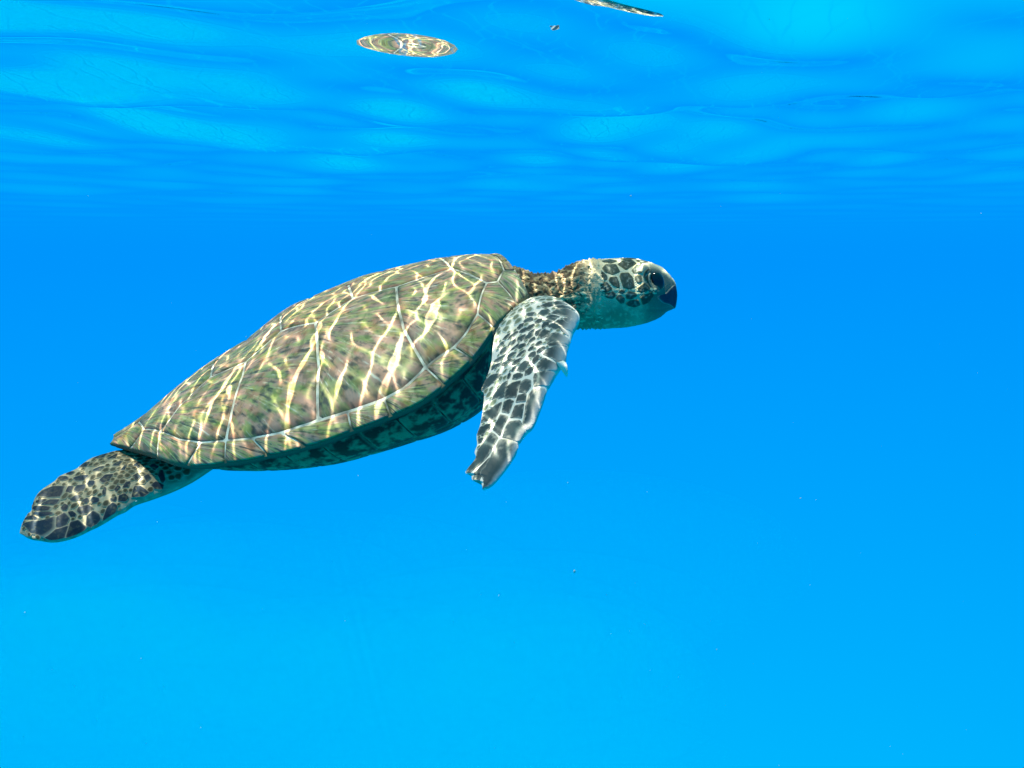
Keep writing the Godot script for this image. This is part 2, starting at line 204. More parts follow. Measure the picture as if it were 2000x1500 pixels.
const HEAD_SCALES := [
	[Vector2(10.35, 0.74), Vector2(10.65, 0.83), Vector2(11.55, 0.82), Vector2(11.85, 0.63), Vector2(11.2, 0.57), Vector2(10.55, 0.65)],
	[Vector2(11.85, 0.83), Vector2(12.4, 0.92), Vector2(13.15, 0.94), Vector2(13.5, 0.85), Vector2(12.5, 0.68)],
	[Vector2(13.1, 0.65), Vector2(13.6, 0.81), Vector2(14.05, 0.72), Vector2(13.9, 0.61), Vector2(13.25, 0.59)],
	[Vector2(10.15, 0.55), Vector2(10.25, 0.64), Vector2(10.65, 0.53), Vector2(10.65, 0.44), Vector2(10.45, 0.43)],
	[Vector2(10.9, 0.41), Vector2(11, 0.48), Vector2(11.55, 0.48), Vector2(11.75, 0.32), Vector2(11.8, 0.2), Vector2(11.25, 0.28)],
	[Vector2(11.95, 0.49), Vector2(12.05, 0.57), Vector2(12.7, 0.57), Vector2(13.05, 0.45), Vector2(13.2, 0.18), Vector2(12.8, 0.15), Vector2(12.25, 0.21)],
	[Vector2(13.4, 0.49), Vector2(13.85, 0.52), Vector2(13.95, 0.37), Vector2(13.6, 0.32), Vector2(13.4, 0.4)],
	[Vector2(10.1, 0.25), Vector2(10.25, 0.36), Vector2(10.65, 0.34), Vector2(11.1, 0.17), Vector2(10.5, 0.09), Vector2(10.2, 0.12)],
	[Vector2(13.55, 0.15), Vector2(14.25, 0.3), Vector2(14.8, 0.16), Vector2(13.9, 0.03)],
	[Vector2(13.9, -0.1), Vector2(15.05, 0.04), Vector2(15.35, -0.03), Vector2(14.75, -0.25), Vector2(14.15, -0.31)],
	[Vector2(12.5, 0.01), Vector2(12.75, 0.06), Vector2(13.25, 0.03), Vector2(13.45, -0.05), Vector2(12.95, -0.13), Vector2(12.55, -0.1)],
	[Vector2(11.85, 0.09), Vector2(12.05, 0.12), Vector2(12.3, 0.08), Vector2(12.2, 0.02), Vector2(11.9, 0.04)],
	[Vector2(11.55, -0.08), Vector2(11.85, -0.01), Vector2(12.3, -0.11), Vector2(12.25, -0.22), Vector2(12, -0.23)],
	[Vector2(12.55, -0.25), Vector2(12.9, -0.19), Vector2(13.55, -0.18), Vector2(13.8, -0.32), Vector2(13.3, -0.36), Vector2(12.7, -0.3)],
	[Vector2(10.3, 0.93), Vector2(11.1, 0.97), Vector2(11.75, 0.92), Vector2(11.15, 0.87)],
	[Vector2(13.7, 0.94), Vector2(14.6, 0.98), Vector2(15.4, 0.95), Vector2(14.8, 0.79), Vector2(14.25, 0.79)],
	[Vector2(10.5, 0.04), Vector2(11.2, 0.08), Vector2(11.5, 0.01), Vector2(11.2, -0.08), Vector2(10.65, -0.05)],
	[Vector2(14.3, 0.62), Vector2(14.8, 0.77), Vector2(15, 0.65), Vector2(14.75, 0.52), Vector2(14.5, 0.4), Vector2(14.2, 0.5)],
	[Vector2(12.2, 0.97), Vector2(12.9, 1), Vector2(13.7, 1), Vector2(13.2, 0.97), Vector2(12.5, 0.95)]]
const BEAK_AND_MOUTH := [
	[Vector2(19.5, 0.69), Vector2(18, 0.21), Vector2(17.55, 0.07), Vector2(17.05, -0.01), Vector2(15.9, -0.06), Vector2(15.75, -0.13), Vector2(16.55, -0.35), Vector2(17.6, -0.52), Vector2(19.8, -0.92), Vector2(20.35, -0.31), Vector2(20.45, 0.34)],
	[Vector2(20, -0.98), Vector2(17.4, -0.68), Vector2(14.75, -0.5), Vector2(13.4, -0.5), Vector2(12.8, -0.49)]]

var rng := RandomNumberGenerator.new()
var grain := FastNoiseLite.new()
var table_width := PackedFloat32Array()
var table_height := PackedFloat32Array()
var table_rim := PackedFloat32Array()
var table_belly := PackedFloat32Array()
var materials := {}


func _ready() -> void:
	rng.seed = 7
	grain.seed = 11
	grain.noise_type = FastNoiseLite.TYPE_SIMPLEX
	grain.frequency = 1.0
	make_camera()
	make_sky_and_sun()
	make_materials()
	make_water_surface()
	make_turtle()
	make_particles()
	make_haze()


func make_camera() -> void:
	var camera := Camera3D.new()
	camera.name = "camera"
	camera.position = Vector3(0, -0.17, 0)
	camera.rotation.x = -atan(250.0 / 1700.0)
	camera.fov = rad_to_deg(2.0 * atan(750.0 / 1700.0))
	camera.near = 0.02
	camera.far = 600.0
	camera.current = true
	add_child(camera)


func make_sky_and_sun() -> void:
	var sky_material := ProceduralSkyMaterial.new()
	var level := Color(0.0, 0.297, 0.98).linear_to_srgb()
	var deep := Color(0.0, 1.15, 1.05).linear_to_srgb()
	sky_material.sky_horizon_color = level
	sky_material.ground_horizon_color = level
	sky_material.ground_bottom_color = deep
	sky_material.sky_top_color = Color(0.0, 1.15, 1.05).linear_to_srgb()
	sky_material.sky_curve = 0.66
	sky_material.ground_curve = 2.0
	var sky := Sky.new()
	sky.sky_material = sky_material
	var environment := Environment.new()
	environment.background_mode = Environment.BG_SKY
	environment.sky = sky
	environment.background_energy_multiplier = 0.0714
	environment.tonemap_mode = Environment.TONE_MAPPER_LINEAR
	environment.tonemap_exposure = 14.0
	environment.volumetric_fog_enabled = true
	environment.volumetric_fog_density = 0.0
	environment.sdfgi_enabled = true
	environment.ssao_enabled = true
	environment.ssil_enabled = true
	var world := WorldEnvironment.new()
	world.name = "world"
	world.environment = environment
	add_child(world)
	var sun := DirectionalLight3D.new()
	sun.name = "sun"
	sun.light_energy = 1.6
	sun.light_color = Color(1.0, 0.97, 0.90)
	sun.light_angular_distance = 0.4
	sun.shadow_enabled = true
	sun.sky_mode = DirectionalLight3D.SKY_MODE_LIGHT_ONLY
	sun.basis = Basis.looking_at(-TO_SUN.normalized(), Vector3.FORWARD)
	add_child(sun)


# ---------------------------------------------------------------- helpers

func commit(called: String, parent: Node, verts: PackedVector3Array, index: PackedInt32Array, material: Material, colors := PackedColorArray(), uvs := PackedVector2Array(), outward := Vector3.ZERO) -> MeshInstance3D:
	var mesh := ArrayMesh.new()
	add_surface(mesh, verts, index, material, colors, uvs, outward)
	return place(called, parent, mesh)


func place(called: String, parent: Node, mesh: Mesh) -> MeshInstance3D:
	var o := MeshInstance3D.new()
	o.name = called
	o.mesh = mesh
	parent.add_child(o, true)
	return o


# Smooth normals; turns the faces so that they look towards «outward», or out of the closed shape when that is zero.
func add_surface(mesh: ArrayMesh, verts: PackedVector3Array, index: PackedInt32Array, material: Material, colors := PackedColorArray(), uvs := PackedVector2Array(), outward := Vector3.ZERO, given := PackedVector3Array()) -> void:
	var normals := given
	if normals.is_empty():
		normals.resize(verts.size())
		var total := 0.0
		for i in range(0, index.size(), 3):
			var a := verts[index[i]]
			var b := verts[index[i + 1]]
			var c := verts[index[i + 2]]
			var n := (c - a).cross(b - a)
			total += n.dot(outward) if outward != Vector3.ZERO else n.dot(a + b + c - verts[0] * 3.0)
			normals[index[i]] += n
			normals[index[i + 1]] += n
			normals[index[i + 2]] += n
		var side := 1.0
		if total < 0.0:
			side = -1.0
			for i in range(0, index.size(), 3):
				var k := index[i + 1]
				index[i + 1] = index[i + 2]
				index[i + 2] = k
		for i in normals.size():
			normals[i] = (normals[i] * side).normalized()
	var arrays := []
	arrays.resize(Mesh.ARRAY_MAX)
	arrays[Mesh.ARRAY_VERTEX] = verts
	arrays[Mesh.ARRAY_NORMAL] = normals
	arrays[Mesh.ARRAY_INDEX] = index
	if colors.size():
		arrays[Mesh.ARRAY_COLOR] = colors
	if uvs.size():
		arrays[Mesh.ARRAY_TEX_UV] = uvs
	mesh.add_surface_from_arrays(Mesh.PRIMITIVE_TRIANGLES, arrays)
	mesh.surface_set_material(mesh.get_surface_count() - 1, material)


func grid_index(rows: int, columns: int) -> PackedInt32Array:
	var index := PackedInt32Array()
	for i in rows - 1:
		for j in columns - 1:
			var k := i * columns + j
			index.append_array([k, k + columns, k + 1, k + 1, k + columns, k + columns + 1])
	return index


# Smooth curve through values at knots, without overshoot.
func curve_at(knots: Array, values: Array, x: float) -> float:
	var last := knots.size() - 1
	var slopes: Array[float] = []
	for i in last:
		slopes.append((values[i + 1] - values[i]) / (knots[i + 1] - knots[i]))
	var tangents: Array[float] = [slopes[0]]
	for i in range(1, last):
		var both := slopes[i - 1] * slopes[i]
		tangents.append(2.0 * both / (slopes[i - 1] + slopes[i]) if both > 0.0 else 0.0)
	tangents.append(slopes[last - 1])
	var k := 0
	while k < last - 1 and x > knots[k + 1]:
		k += 1
	var span: float = knots[k + 1] - knots[k]
	var t: float = (x - knots[k]) / span
	var t2 := t * t
	var t3 := t2 * t
	return (2 * t3 - 3 * t2 + 1) * values[k] + (t3 - 2 * t2 + t) * span * tangents[k] + (3 * t2 - 2 * t3) * values[k + 1] + (t3 - t2) * span * tangents[k + 1]


func tabulate(values: Array) -> PackedFloat32Array:
	var out := PackedFloat32Array()
	for i in 401:
		out.append(curve_at(SHELL_KNOTS, values, i / 400.0))
	return out


func look_up(table: PackedFloat32Array, u: float) -> float:
	var x := clampf(u, 0.0, 1.0) * 400.0
	var i := mini(int(x), 399)
	return lerpf(table[i], table[i + 1], x - i)


func spline(p0: Vector3, p1: Vector3, p2: Vector3, p3: Vector3, f: float) -> Vector3:
	return 0.5 * (2.0 * p1 + (p2 - p0) * f + (2.0 * p0 - 5.0 * p1 + 4.0 * p2 - p3) * f * f + (3.0 * p1 - p0 - 3.0 * p2 + p3) * f * f * f)


func noise_texture(size: int, type: int, frequency: float, octaves: int, seed_value: int) -> ImageTexture:
	var n := FastNoiseLite.new()
	n.noise_type = type
	n.frequency = frequency
	n.seed = seed_value
	n.fractal_octaves = octaves
	if type == FastNoiseLite.TYPE_CELLULAR:
		n.cellular_return_type = FastNoiseLite.RETURN_DISTANCE2_SUB
		n.cellular_jitter = 0.9
	return ImageTexture.create_from_image(n.get_seamless_image(size, size))


# ---------------------------------------------------------------- materials

func make_materials() -> void:
	var cells := noise_texture(512, FastNoiseLite.TYPE_CELLULAR, 0.045, 1, 3)
	var fine := noise_texture(512, FastNoiseLite.TYPE_SIMPLEX_SMOOTH, 0.03, 5, 5)
	var skin := StandardMaterial3D.new()
	skin.resource_name = "skin"
	skin.vertex_color_use_as_albedo = true
	skin.roughness = 0.6
	skin.metallic_specular = 0.3
	skin.uv1_triplanar = true
	skin.uv1_scale = Vector3.ONE * 14.0
	skin.heightmap_enabled = true
	skin.heightmap_texture = cells
	skin.heightmap_scale = 0.12
	materials.skin = skin
	var smooth_skin: StandardMaterial3D = skin.duplicate()
	smooth_skin.resource_name = "smooth_skin"
	smooth_skin.heightmap_texture = fine
	smooth_skin.heightmap_scale = 0.05
	materials.smooth_skin = smooth_skin
	var scale: StandardMaterial3D = smooth_skin.duplicate()
	scale.resource_name = "scale"
	scale.roughness = 0.5
	scale.metallic_specular = 0.22
	scale.uv1_scale = Vector3.ONE * 9.0
	scale.heightmap_scale = 0.06
	materials.scale = scale
	var scute := StandardMaterial3D.new()
	scute.resource_name = "scute"
	scute.albedo_texture = streak_texture()
	scute.vertex_color_use_as_albedo = true
	scute.roughness = 0.5
	scute.metallic_specular = 0.35
	scute.heightmap_enabled = true
	scute.heightmap_texture = scute.albedo_texture
	scute.heightmap_scale = 0.04
	materials.scute = scute
	var eye := StandardMaterial3D.new()
	eye.resource_name = "eye"
	eye.albedo_color = Color(0.02, 0.02, 0.025)
	eye.roughness = 0.12
	materials.eye = eye
	var speck := StandardMaterial3D.new()
	speck.resource_name = "speck"
	speck.albedo_color = Color(0.72, 0.76, 0.74)
	speck.roughness = 0.9
	materials.speck = speck


# Pigment that radiates from a scute's growth centre: across is the angle, down the distance.
func streak_texture() -> ImageTexture:
	var wide := 1024
	var tall := 512
	var bytes := PackedByteArray()
	bytes.resize(wide * tall * 3)
	var olive := Color(0.31, 0.33, 0.13)
	var brown := Color(0.50, 0.29, 0.19)
	var slate := Color(0.07, 0.082, 0.068)
	var cream := Color(0.76, 0.70, 0.50)
	var gold := Color(0.50, 0.44, 0.17)
	for x in wide:
		var turn := TAU * x / wide
		var cx := cos(turn)
		var cy := sin(turn)
		for y in tall:
			var r := float(y) / tall
			var broad := grain.get_noise_3d(cx * 4.0, cy * 4.0, r * 9.0)
			var ray := grain.get_noise_3d(cx * 11.0 + 40.0, cy * 11.0, r * 6.5)
			var thin := grain.get_noise_3d(cx * 17.0 - 20.0, cy * 17.0, r * 12.0 + 9.0)
			var c := olive.lerp(brown, smoothstep(-0.3, 0.25, broad))
			var blotch := grain.get_noise_3d(cx * 6.5 + 70.0, cy * 6.5, r * 26.0)
			c = c.lerp(slate, smoothstep(-0.05, 0.6, ray * 0.6 + thin * 0.06 + blotch * 0.7) * 0.95)
			c = c.lerp(gold, smoothstep(0.1, 0.6, -ray * 0.6 - broad * 0.4 - blotch * 0.3) * 0.8)
			c = c.lerp(cream, smoothstep(0.22, 0.62, thin * 0.75 - ray * 0.4) * 0.8)
			c = c.linear_to_srgb()
			var k := (y * wide + x) * 3
			bytes[k] = int(c.r * 255.0)
			bytes[k + 1] = int(c.g * 255.0)
			bytes[k + 2] = int(c.b * 255.0)
	return ImageTexture.create_from_image(Image.create_from_data(wide, tall, false, Image.FORMAT_RGB8, bytes))


# ---------------------------------------------------------------- the water surface

# How much sunlight each spot of the rippled surface lets through to the depth where the turtle swims: rays bent by small waves, gathered on a tile that repeats.
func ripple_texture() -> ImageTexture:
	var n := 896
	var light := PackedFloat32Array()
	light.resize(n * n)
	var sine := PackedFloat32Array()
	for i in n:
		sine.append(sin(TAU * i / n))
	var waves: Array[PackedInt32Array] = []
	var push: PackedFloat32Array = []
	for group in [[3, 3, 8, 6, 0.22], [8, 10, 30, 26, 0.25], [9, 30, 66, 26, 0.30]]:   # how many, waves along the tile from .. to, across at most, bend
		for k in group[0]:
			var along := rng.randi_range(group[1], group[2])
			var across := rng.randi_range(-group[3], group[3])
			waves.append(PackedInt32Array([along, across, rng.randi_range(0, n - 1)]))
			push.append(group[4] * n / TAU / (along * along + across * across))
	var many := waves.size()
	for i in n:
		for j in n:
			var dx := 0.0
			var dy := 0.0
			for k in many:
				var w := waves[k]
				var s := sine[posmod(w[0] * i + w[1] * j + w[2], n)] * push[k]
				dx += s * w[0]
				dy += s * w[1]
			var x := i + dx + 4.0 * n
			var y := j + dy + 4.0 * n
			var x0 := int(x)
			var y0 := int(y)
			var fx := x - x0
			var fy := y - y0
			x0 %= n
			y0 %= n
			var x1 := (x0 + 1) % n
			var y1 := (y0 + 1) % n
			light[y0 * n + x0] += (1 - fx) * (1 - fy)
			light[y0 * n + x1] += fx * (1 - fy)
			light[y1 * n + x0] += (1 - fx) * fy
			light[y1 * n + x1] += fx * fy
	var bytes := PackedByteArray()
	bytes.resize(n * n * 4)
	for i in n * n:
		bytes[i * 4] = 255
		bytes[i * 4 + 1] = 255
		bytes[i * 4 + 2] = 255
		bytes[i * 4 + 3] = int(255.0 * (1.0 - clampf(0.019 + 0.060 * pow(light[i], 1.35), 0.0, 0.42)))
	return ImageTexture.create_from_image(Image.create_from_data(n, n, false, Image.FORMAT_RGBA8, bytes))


const WAVE_SHIFT := Vector2(-0.4, 0.1)


func make_water_surface() -> void:
	var surface := StandardMaterial3D.new()
	surface.resource_name = "water_surface"
	surface.transparency = BaseMaterial3D.TRANSPARENCY_ALPHA
	surface.albedo_texture = ripple_texture()
	surface.albedo_color = Color(1.0, 1.0, 1.0)
	surface.metallic = 1.0
	surface.roughness = 0.0
	var rings := 420
	var spokes := 900
	var centre := Vector2(0.0, -0.5)
	# waves: direction, length, height
	var waves := []
	for k in 16:
		var length := 0.11 * pow(1.17, k) * rng.randf_range(0.9, 1.1)
		var heading := PI / 2 + rng.randf_range(-0.85, 0.85)
		waves.append([cos(heading) * TAU / length, sin(heading) * TAU / length, rng.randf() * TAU, length * (0.0012 + 0.0112 * smoothstep(0.11, 0.18, length) * (0.3 + 0.7 * smoothstep(0.9, 0.4, length))), length])
	var verts := PackedVector3Array()
	var normals := PackedVector3Array()
	var uvs := PackedVector2Array()
	for i in rings:
		var radius := 0.02 * pow(9000.0, float(i) / (rings - 1))
		var step := radius * log(9000.0) / rings
		for j in spokes + 1:
			var angle := TAU * j / spokes
			var x := centre.x + cos(angle) * radius
			var z := centre.y + sin(angle) * radius
			var calm := 1.0 / (1.0 + pow(radius / 3.2, 2.2))
			var y := 0.0
			var slope_x := 0.0
			var slope_z := 0.0
			for w in waves:
				var share: float = smoothstep(2.5, 6.0, w[4] / step) * calm
				if share <= 0.0:
					continue
				var phase: float = w[0] * (x + WAVE_SHIFT.x) + w[1] * (z + WAVE_SHIFT.y) + w[2]
				y += share * w[3] * sin(phase)
				var c: float = share * w[3] * cos(phase)
				slope_x += c * w[0]
				slope_z += c * w[1]
			verts.append(Vector3(x, y, z))
			normals.append(Vector3(-slope_x, 1.0, -slope_z).normalized())
			uvs.append(Vector2(x, z) / 1.1)
	var mesh := ArrayMesh.new()
	add_surface(mesh, verts, grid_index(rings, spokes + 1), surface, PackedColorArray(), uvs, Vector3.UP, normals)
	var o := place("water_surface", self, mesh)
	o.position.y = 0.061
	o.set_meta("kind", "structure")
	o.set_meta("label", "rippled underside of the sea surface mirroring blue water with cyan patches")


# ---------------------------------------------------------------- the turtle

const RIM_JOINTS := [0.0, 0.05, 0.115, 0.185, 0.27, 0.36, 0.44, 0.535, 0.615, 0.735]


func shell_point(at: Vector2) -> Vector3:   # at.x from tail 0 to neck 1, at.y from the far rim -1 over the ridge to the near rim 1
	var g := pow(maxf(1.0 - pow(absf(at.y), 2.2), 0.0), 0.8)
	var wide := look_up(table_width, at.x)
	if absf(at.y) > 0.85:
		var notch := 0.0
		for joint in RIM_JOINTS:
			notch = maxf(notch, 1.0 - absf(at.x - joint) / 0.022)
		wide *= 1.0 - 0.016 * notch * smoothstep(0.85, 1.0, absf(at.y)) * smoothstep(0.75, 0.3, at.x)
	var y := look_up(table_rim, at.x) + look_up(table_height, at.x) * g
	return SHELL_TAIL + at.x * SHELL_LENGTH * FRONT_AXIS + y * UP_AXIS + wide * at.y * SIDE_AXIS


func normal_at(surface: Callable, at: Vector2, step: Vector2, towards: Vector3) -> Vector3:
	var a: Vector3 = surface.call(at + Vector2(step.x, 0)) - surface.call(at - Vector2(step.x, 0))
	var b: Vector3 = surface.call(at + Vector2(0, step.y)) - surface.call(at - Vector2(0, step.y))
	var n := a.cross(b).normalized()
	return n if n.dot(towards) >= 0.0 else -n


# A plate raised on a surface: polygon in the surface's own coordinates; per_unit = metres per unit of those coordinates near the plate.
func plate(called: String, parent: Node, surface: Callable, polygon: PackedVector2Array, per_unit: Vector2, gap: float, rounding: float, thick: float, towards: Vector3, material: Material, tint: Callable, growth := Vector2.INF, dome := 0.25) -> MeshInstance3D:
	var metric := PackedVector2Array()
	var middle := Vector2.ZERO
	for p in polygon:
		middle += p / polygon.size()
	for p in polygon:
		metric.append((p - middle) * per_unit * 1000.0)
	var shrunk := Geometry2D.offset_polygon(metric, -(gap + rounding) * 1000.0, Geometry2D.JOIN_ROUND)
	if shrunk.is_empty():
		shrunk = Geometry2D.offset_polygon(metric, -gap * 500.0, Geometry2D.JOIN_ROUND)
		if shrunk.is_empty():
			return null
	else:
		shrunk = Geometry2D.offset_polygon(shrunk[0], rounding * 1000.0, Geometry2D.JOIN_ROUND)
	if shrunk.is_empty():
		return null
	var outline: PackedVector2Array = shrunk[0]
	# even steps round the edge
	var lengths := PackedFloat32Array([0.0])
	for i in outline.size():
		lengths.append(lengths[i] + outline[i].distance_to(outline[(i + 1) % outline.size()]))
	var around := lengths[outline.size()]
	var count := clampi(int(around / 2.2), 14, 110)
	var edge := PackedVector2Array()
	var at := 0
	for i in count:
		var want := around * i / count
		while lengths[at + 1] < want:
			at += 1
		edge.append(outline[at].lerp(outline[(at + 1) % outline.size()], (want - lengths[at]) / maxf(lengths[at + 1] - lengths[at], 1e-6)))
	var heart := Vector2.ZERO
	for p in edge:
		heart += p / count
	var size := 0.0
	for p in edge:
		size = maxf(size, heart.distance_to(p))
	var rings := PackedFloat32Array([1.0, 0.985, 0.95, 0.88])
	var inner := clampi(int(size / 4.0), 3, 22)
	for i in inner:
		rings.append(0.8 * (1.0 - float(i) / inner))
	var verts := PackedVector3Array()
	var colors := PackedColorArray()
	var uvs := PackedVector2Array()
	var step := Vector2(0.0012, 0.0012) / per_unit
	var shift := rng.randf()
	var outward := Vector3.ZERO
	var seed_shift := rng.randf() * 50.0
	for k in rings.size() + 1:
		var inward := rings[k] if k < rings.size() else 0.0
		for i in (count if k < rings.size() else 1):
			var m := heart.lerp(edge[i], inward)
			var q := middle + m / 1000.0 / per_unit
			var n := normal_at(surface, q, step, towards)
			outward += n
			var rise := -0.4
			if k == 1:
				rise = 0.25
			elif k == 2:
				rise = 0.72
			elif k >= 3:
				rise = 0.9 + dome * (1.0 - inward * inward)
			var p: Vector3 = surface.call(q)
			var bump := grain.get_noise_2d(m.x * 0.06 + seed_shift, m.y * 0.06) * 0.12 if k >= 2 else 0.0
			verts.append(p + n * thick * (rise + bump))
			colors.append(tint.call(q, inward, m + Vector2(seed_shift * 100.0, 0)))
			if growth != Vector2.INF:
				var arm := m - growth * 1000.0
				var base := -growth.angle() + PI
				uvs.append(Vector2(wrapf(arm.angle() + base - TAU / 2, -PI, PI) / TAU * 1.6 + shift, arm.length() / 520.0 + shift * 0.4))
	var index := PackedInt32Array()
	for k in rings.size() - 1:
		for i in count:
			var a := k * count + i
			var b := k * count + (i + 1) % count
			index.append_array([a, b, a + count, b, b + count, a + count])
	var last := (rings.size() - 1) * count
	for i in count:
		index.append_array([last + i, last + (i + 1) % count, last + count])
	return commit(called, parent, verts, index, material, colors, uvs, outward)


func make_turtle() -> void:
	table_width = tabulate(SHELL_WIDTH)
	table_height = tabulate(SHELL_HEIGHT)
	table_rim = tabulate(SHELL_RIM)
	table_belly = tabulate(BELLY_DEPTH)
	var turtle := Node3D.new()
	turtle.name = "sea_turtle"
	turtle.position = TURTLE_BASE
	turtle.set_meta("label", "green sea turtle gliding nose up below the surface with one front flipper lowered")
	turtle.set_meta("category", "turtle")
	add_child(turtle)
	make_body(turtle)
	make_shell(turtle)
	make_face(turtle)


func shell_sheet(drop: float, tint: Callable, verts: PackedVector3Array, colors: PackedColorArray, rows: int, columns: int) -> void:
	for i in rows:
		var u := float(i) / (rows - 1)
		for j in columns:
			var s := sin((2.0 * j / (columns - 1) - 1.0) * PI / 2)
			var at := Vector2(u, s)
			verts.append(shell_point(at) - UP_AXIS * drop)
			colors.append(tint.call(at))


func make_shell(turtle: Node3D) -> void:
	# the carapace under the scutes: upper sheet, rim and lower sheet; it shows as pale seams
	var rows := 90
	var columns := 81
	var verts := PackedVector3Array()
	var colors := PackedColorArray()
	var pale := func(at: Vector2) -> Color:
		var seam := Color(0.80, 0.77, 0.58) * clampf(0.66 + 0.9 * grain.get_noise_2d(at.x * 26.0, at.y * 11.0), 0.25, 1.05)
		return seam.lerp(Color(0.12, 0.115, 0.065), maxf(smoothstep(0.97, 0.99, absf(at.y)), smoothstep(0.015, 0.005, at.x)))
	var under := func(at: Vector2) -> Color:
		return Color(0.07, 0.07, 0.045)
	shell_sheet(0.0, pale, verts, colors, rows, columns)
	shell_sheet(0.0045, under, verts, colors, rows, columns)
	var index := PackedInt32Array()
	var half := rows * columns
	for i in rows - 1:
		for j in columns - 1:
			var k := i * columns + j
			index.append_array([k, k + columns, k + 1, k + 1, k + columns, k + columns + 1])
			k += half
			index.append_array([k, k + 1, k + columns, k + 1, k + columns + 1, k + columns])
	var border := PackedInt32Array()
	for j in columns:
		border.append(j)
	for i in range(1, rows):
		border.append(i * columns + columns - 1)
	for j in range(columns - 2, -1, -1):
		border.append((rows - 1) * columns + j)
	for i in range(rows - 2, 0, -1):
		border.append(i * columns)
	for i in border.size():
		var a := border[i]
		var b := border[(i + 1) % border.size()]
		index.append_array([a, b, a + half, b, b + half, a + half])
	var carapace := commit("carapace", turtle, verts, index, materials.smooth_skin, colors)
	# seams of the near half in shell coordinates
	var v_front: Array[Vector2] = [Vector2(0.92, 0.64), Vector2(0.865, 0.2), Vector2(0.80, 0.19), Vector2(0.73, 0.22), Vector2(0.63, 0.17), Vector2(0.535, 0.29), Vector2(0.455, 0.18), Vector2(0.36, 0.25), Vector2(0.27, 0.17), Vector2(0.19, 0.38), Vector2(0.135, 0.66)]
	var rim_seam: Array[Vector2] = [Vector2(0.985, 0.0), Vector2(0.982, 0.27), Vector2(0.975, 0.52), Vector2(0.945, 0.68), Vector2(0.92, 0.64), Vector2(0.865, 0.85), Vector2(0.825, 0.885), Vector2(0.785, 0.905), Vector2(0.75, 0.90), Vector2(0.715, 0.905), Vector2(0.66, 0.935), Vector2(0.615, 0.945), Vector2(0.54, 0.94), Vector2(0.48, 0.93), Vector2(0.40, 0.925), Vector2(0.34, 0.91), Vector2(0.285, 0.885), Vector2(0.23, 0.86), Vector2(0.18, 0.79), Vector2(0.135, 0.66), Vector2(0.09, 0.5), Vector2(0.07, 0.0)]
	var first_cross: Array[Vector2] = [Vector2(0.73, 0.22), Vector2(0.715, 0.45), Vector2(0.705, 0.66), Vector2(0.71, 0.81), Vector2(0.715, 0.905)]
	var second_cross: Array[Vector2] = [Vector2(0.535, 0.29), Vector2(0.53, 0.45), Vector2(0.515, 0.68), Vector2(0.48, 0.93)]
	var third_cross: Array[Vector2] = [Vector2(0.36, 0.25), Vector2(0.35, 0.4), Vector2(0.33, 0.55), Vector2(0.305, 0.75), Vector2(0.285, 0.885)]
	var part := func(line: Array[Vector2], from: int, to: int) -> Array:
		var out := []
		if to >= from:
			for i in range(from, to + 1):
				out.append(line[i])
		else:
			for i in range(from, to - 1, -1):
				out.append(line[i])
		return out
	var costals := [
		part.call(v_front, 0, 3) + part.call(first_cross, 1, 4) + part.call(rim_seam, 8, 5),
		part.call(v_front, 3, 5) + part.call(second_cross, 1, 3) + part.call(rim_seam, 12, 9) + part.call(first_cross, 3, 1),
		part.call(v_front, 5, 7) + part.call(third_cross, 1, 4) + part.call(rim_seam, 15, 13) + part.call(second_cross, 2, 1),
		part.call(v_front, 7, 10) + part.call(rim_seam, 18, 16) + part.call(third_cross, 3, 1),
	]
	var joints := [[Vector2(1, 0.0), 0], [Vector2(1, 0.27), 1], [Vector2(1, 0.6), 2], [Vector2(0.962, 1), 3], [Vector2(0.885, 1), 5], [Vector2(0.81, 1), 7], [Vector2(0.735, 1), 9], [Vector2(0.615, 1), 11], [Vector2(0.535, 1), 12], [Vector2(0.44, 1), 14], [Vector2(0.36, 1), 15], [Vector2(0.27, 1), 16], [Vector2(0.185, 1), 17], [Vector2(0.115, 1), 19], [Vector2(0.05, 1), 20], [Vector2(0.0, 0.0), 21]]
	var marginals := []
	for i in range(1, joints.size() - 1):
		var ring: Array = part.call(rim_seam, joints[i][1], joints[i + 1][1])
		var a: Vector2 = joints[i][0]
		var b: Vector2 = joints[i + 1][0]
		var corner := []
		if a.x == 1.0 and b.y == 1.0 and a.y < 1.0:
			corner = [Vector2(1, 1)]
		if b.x == 0.0:
			corner = [Vector2(0.0, 1)]
		var outer := [b] + corner + [a]
		# points between along straight rims keep the edge on the rim
		if corner.is_empty():
			outer = [b, b.lerp(a, 0.33), b.lerp(a, 0.66), a]
		marginals.append(ring + outer)
	var vertebrals := [
		[Vector2(0.985, 0.0)] + part.call(rim_seam, 1, 4) + [Vector2(0.865, 0.2)],
		part.call(v_front, 1, 4),
		part.call(v_front, 4, 6),
		part.call(v_front, 6, 8),
		part.call(v_front, 8, 10) + part.call(rim_seam, 20, 21),
	]
	var growing := [Vector2(-0.6, -0.5), Vector2(-0.6, -0.5), Vector2(-0.65, -0.45), Vector2(-0.7, -0.35)]
	for side in [1.0, -1.0]:
		for i in costals.size():
			scute(carapace, costals[i], side, 0.0013, growing[i])
		for m in marginals:
			scute(carapace, m, side, 0.0008, Vector2(-0.7, -0.9))
	for v in vertebrals:
		var whole: Array = v.duplicate()
		for i in range(v.size() - 1, -1, -1):
			if v[i].y > 0.0:
				whole.append(Vector2(v[i].x, -v[i].y))
		scute(carapace, whole, 1.0, 0.0011, Vector2(-0.75, 0.0))
	scute(carapace, [Vector2(1, 0.27), Vector2(1, -0.27), Vector2(0.982, -0.27), Vector2(0.985, 0.0), Vector2(0.982, 0.27)], 1.0, 0.0009, Vector2(-1, 0))


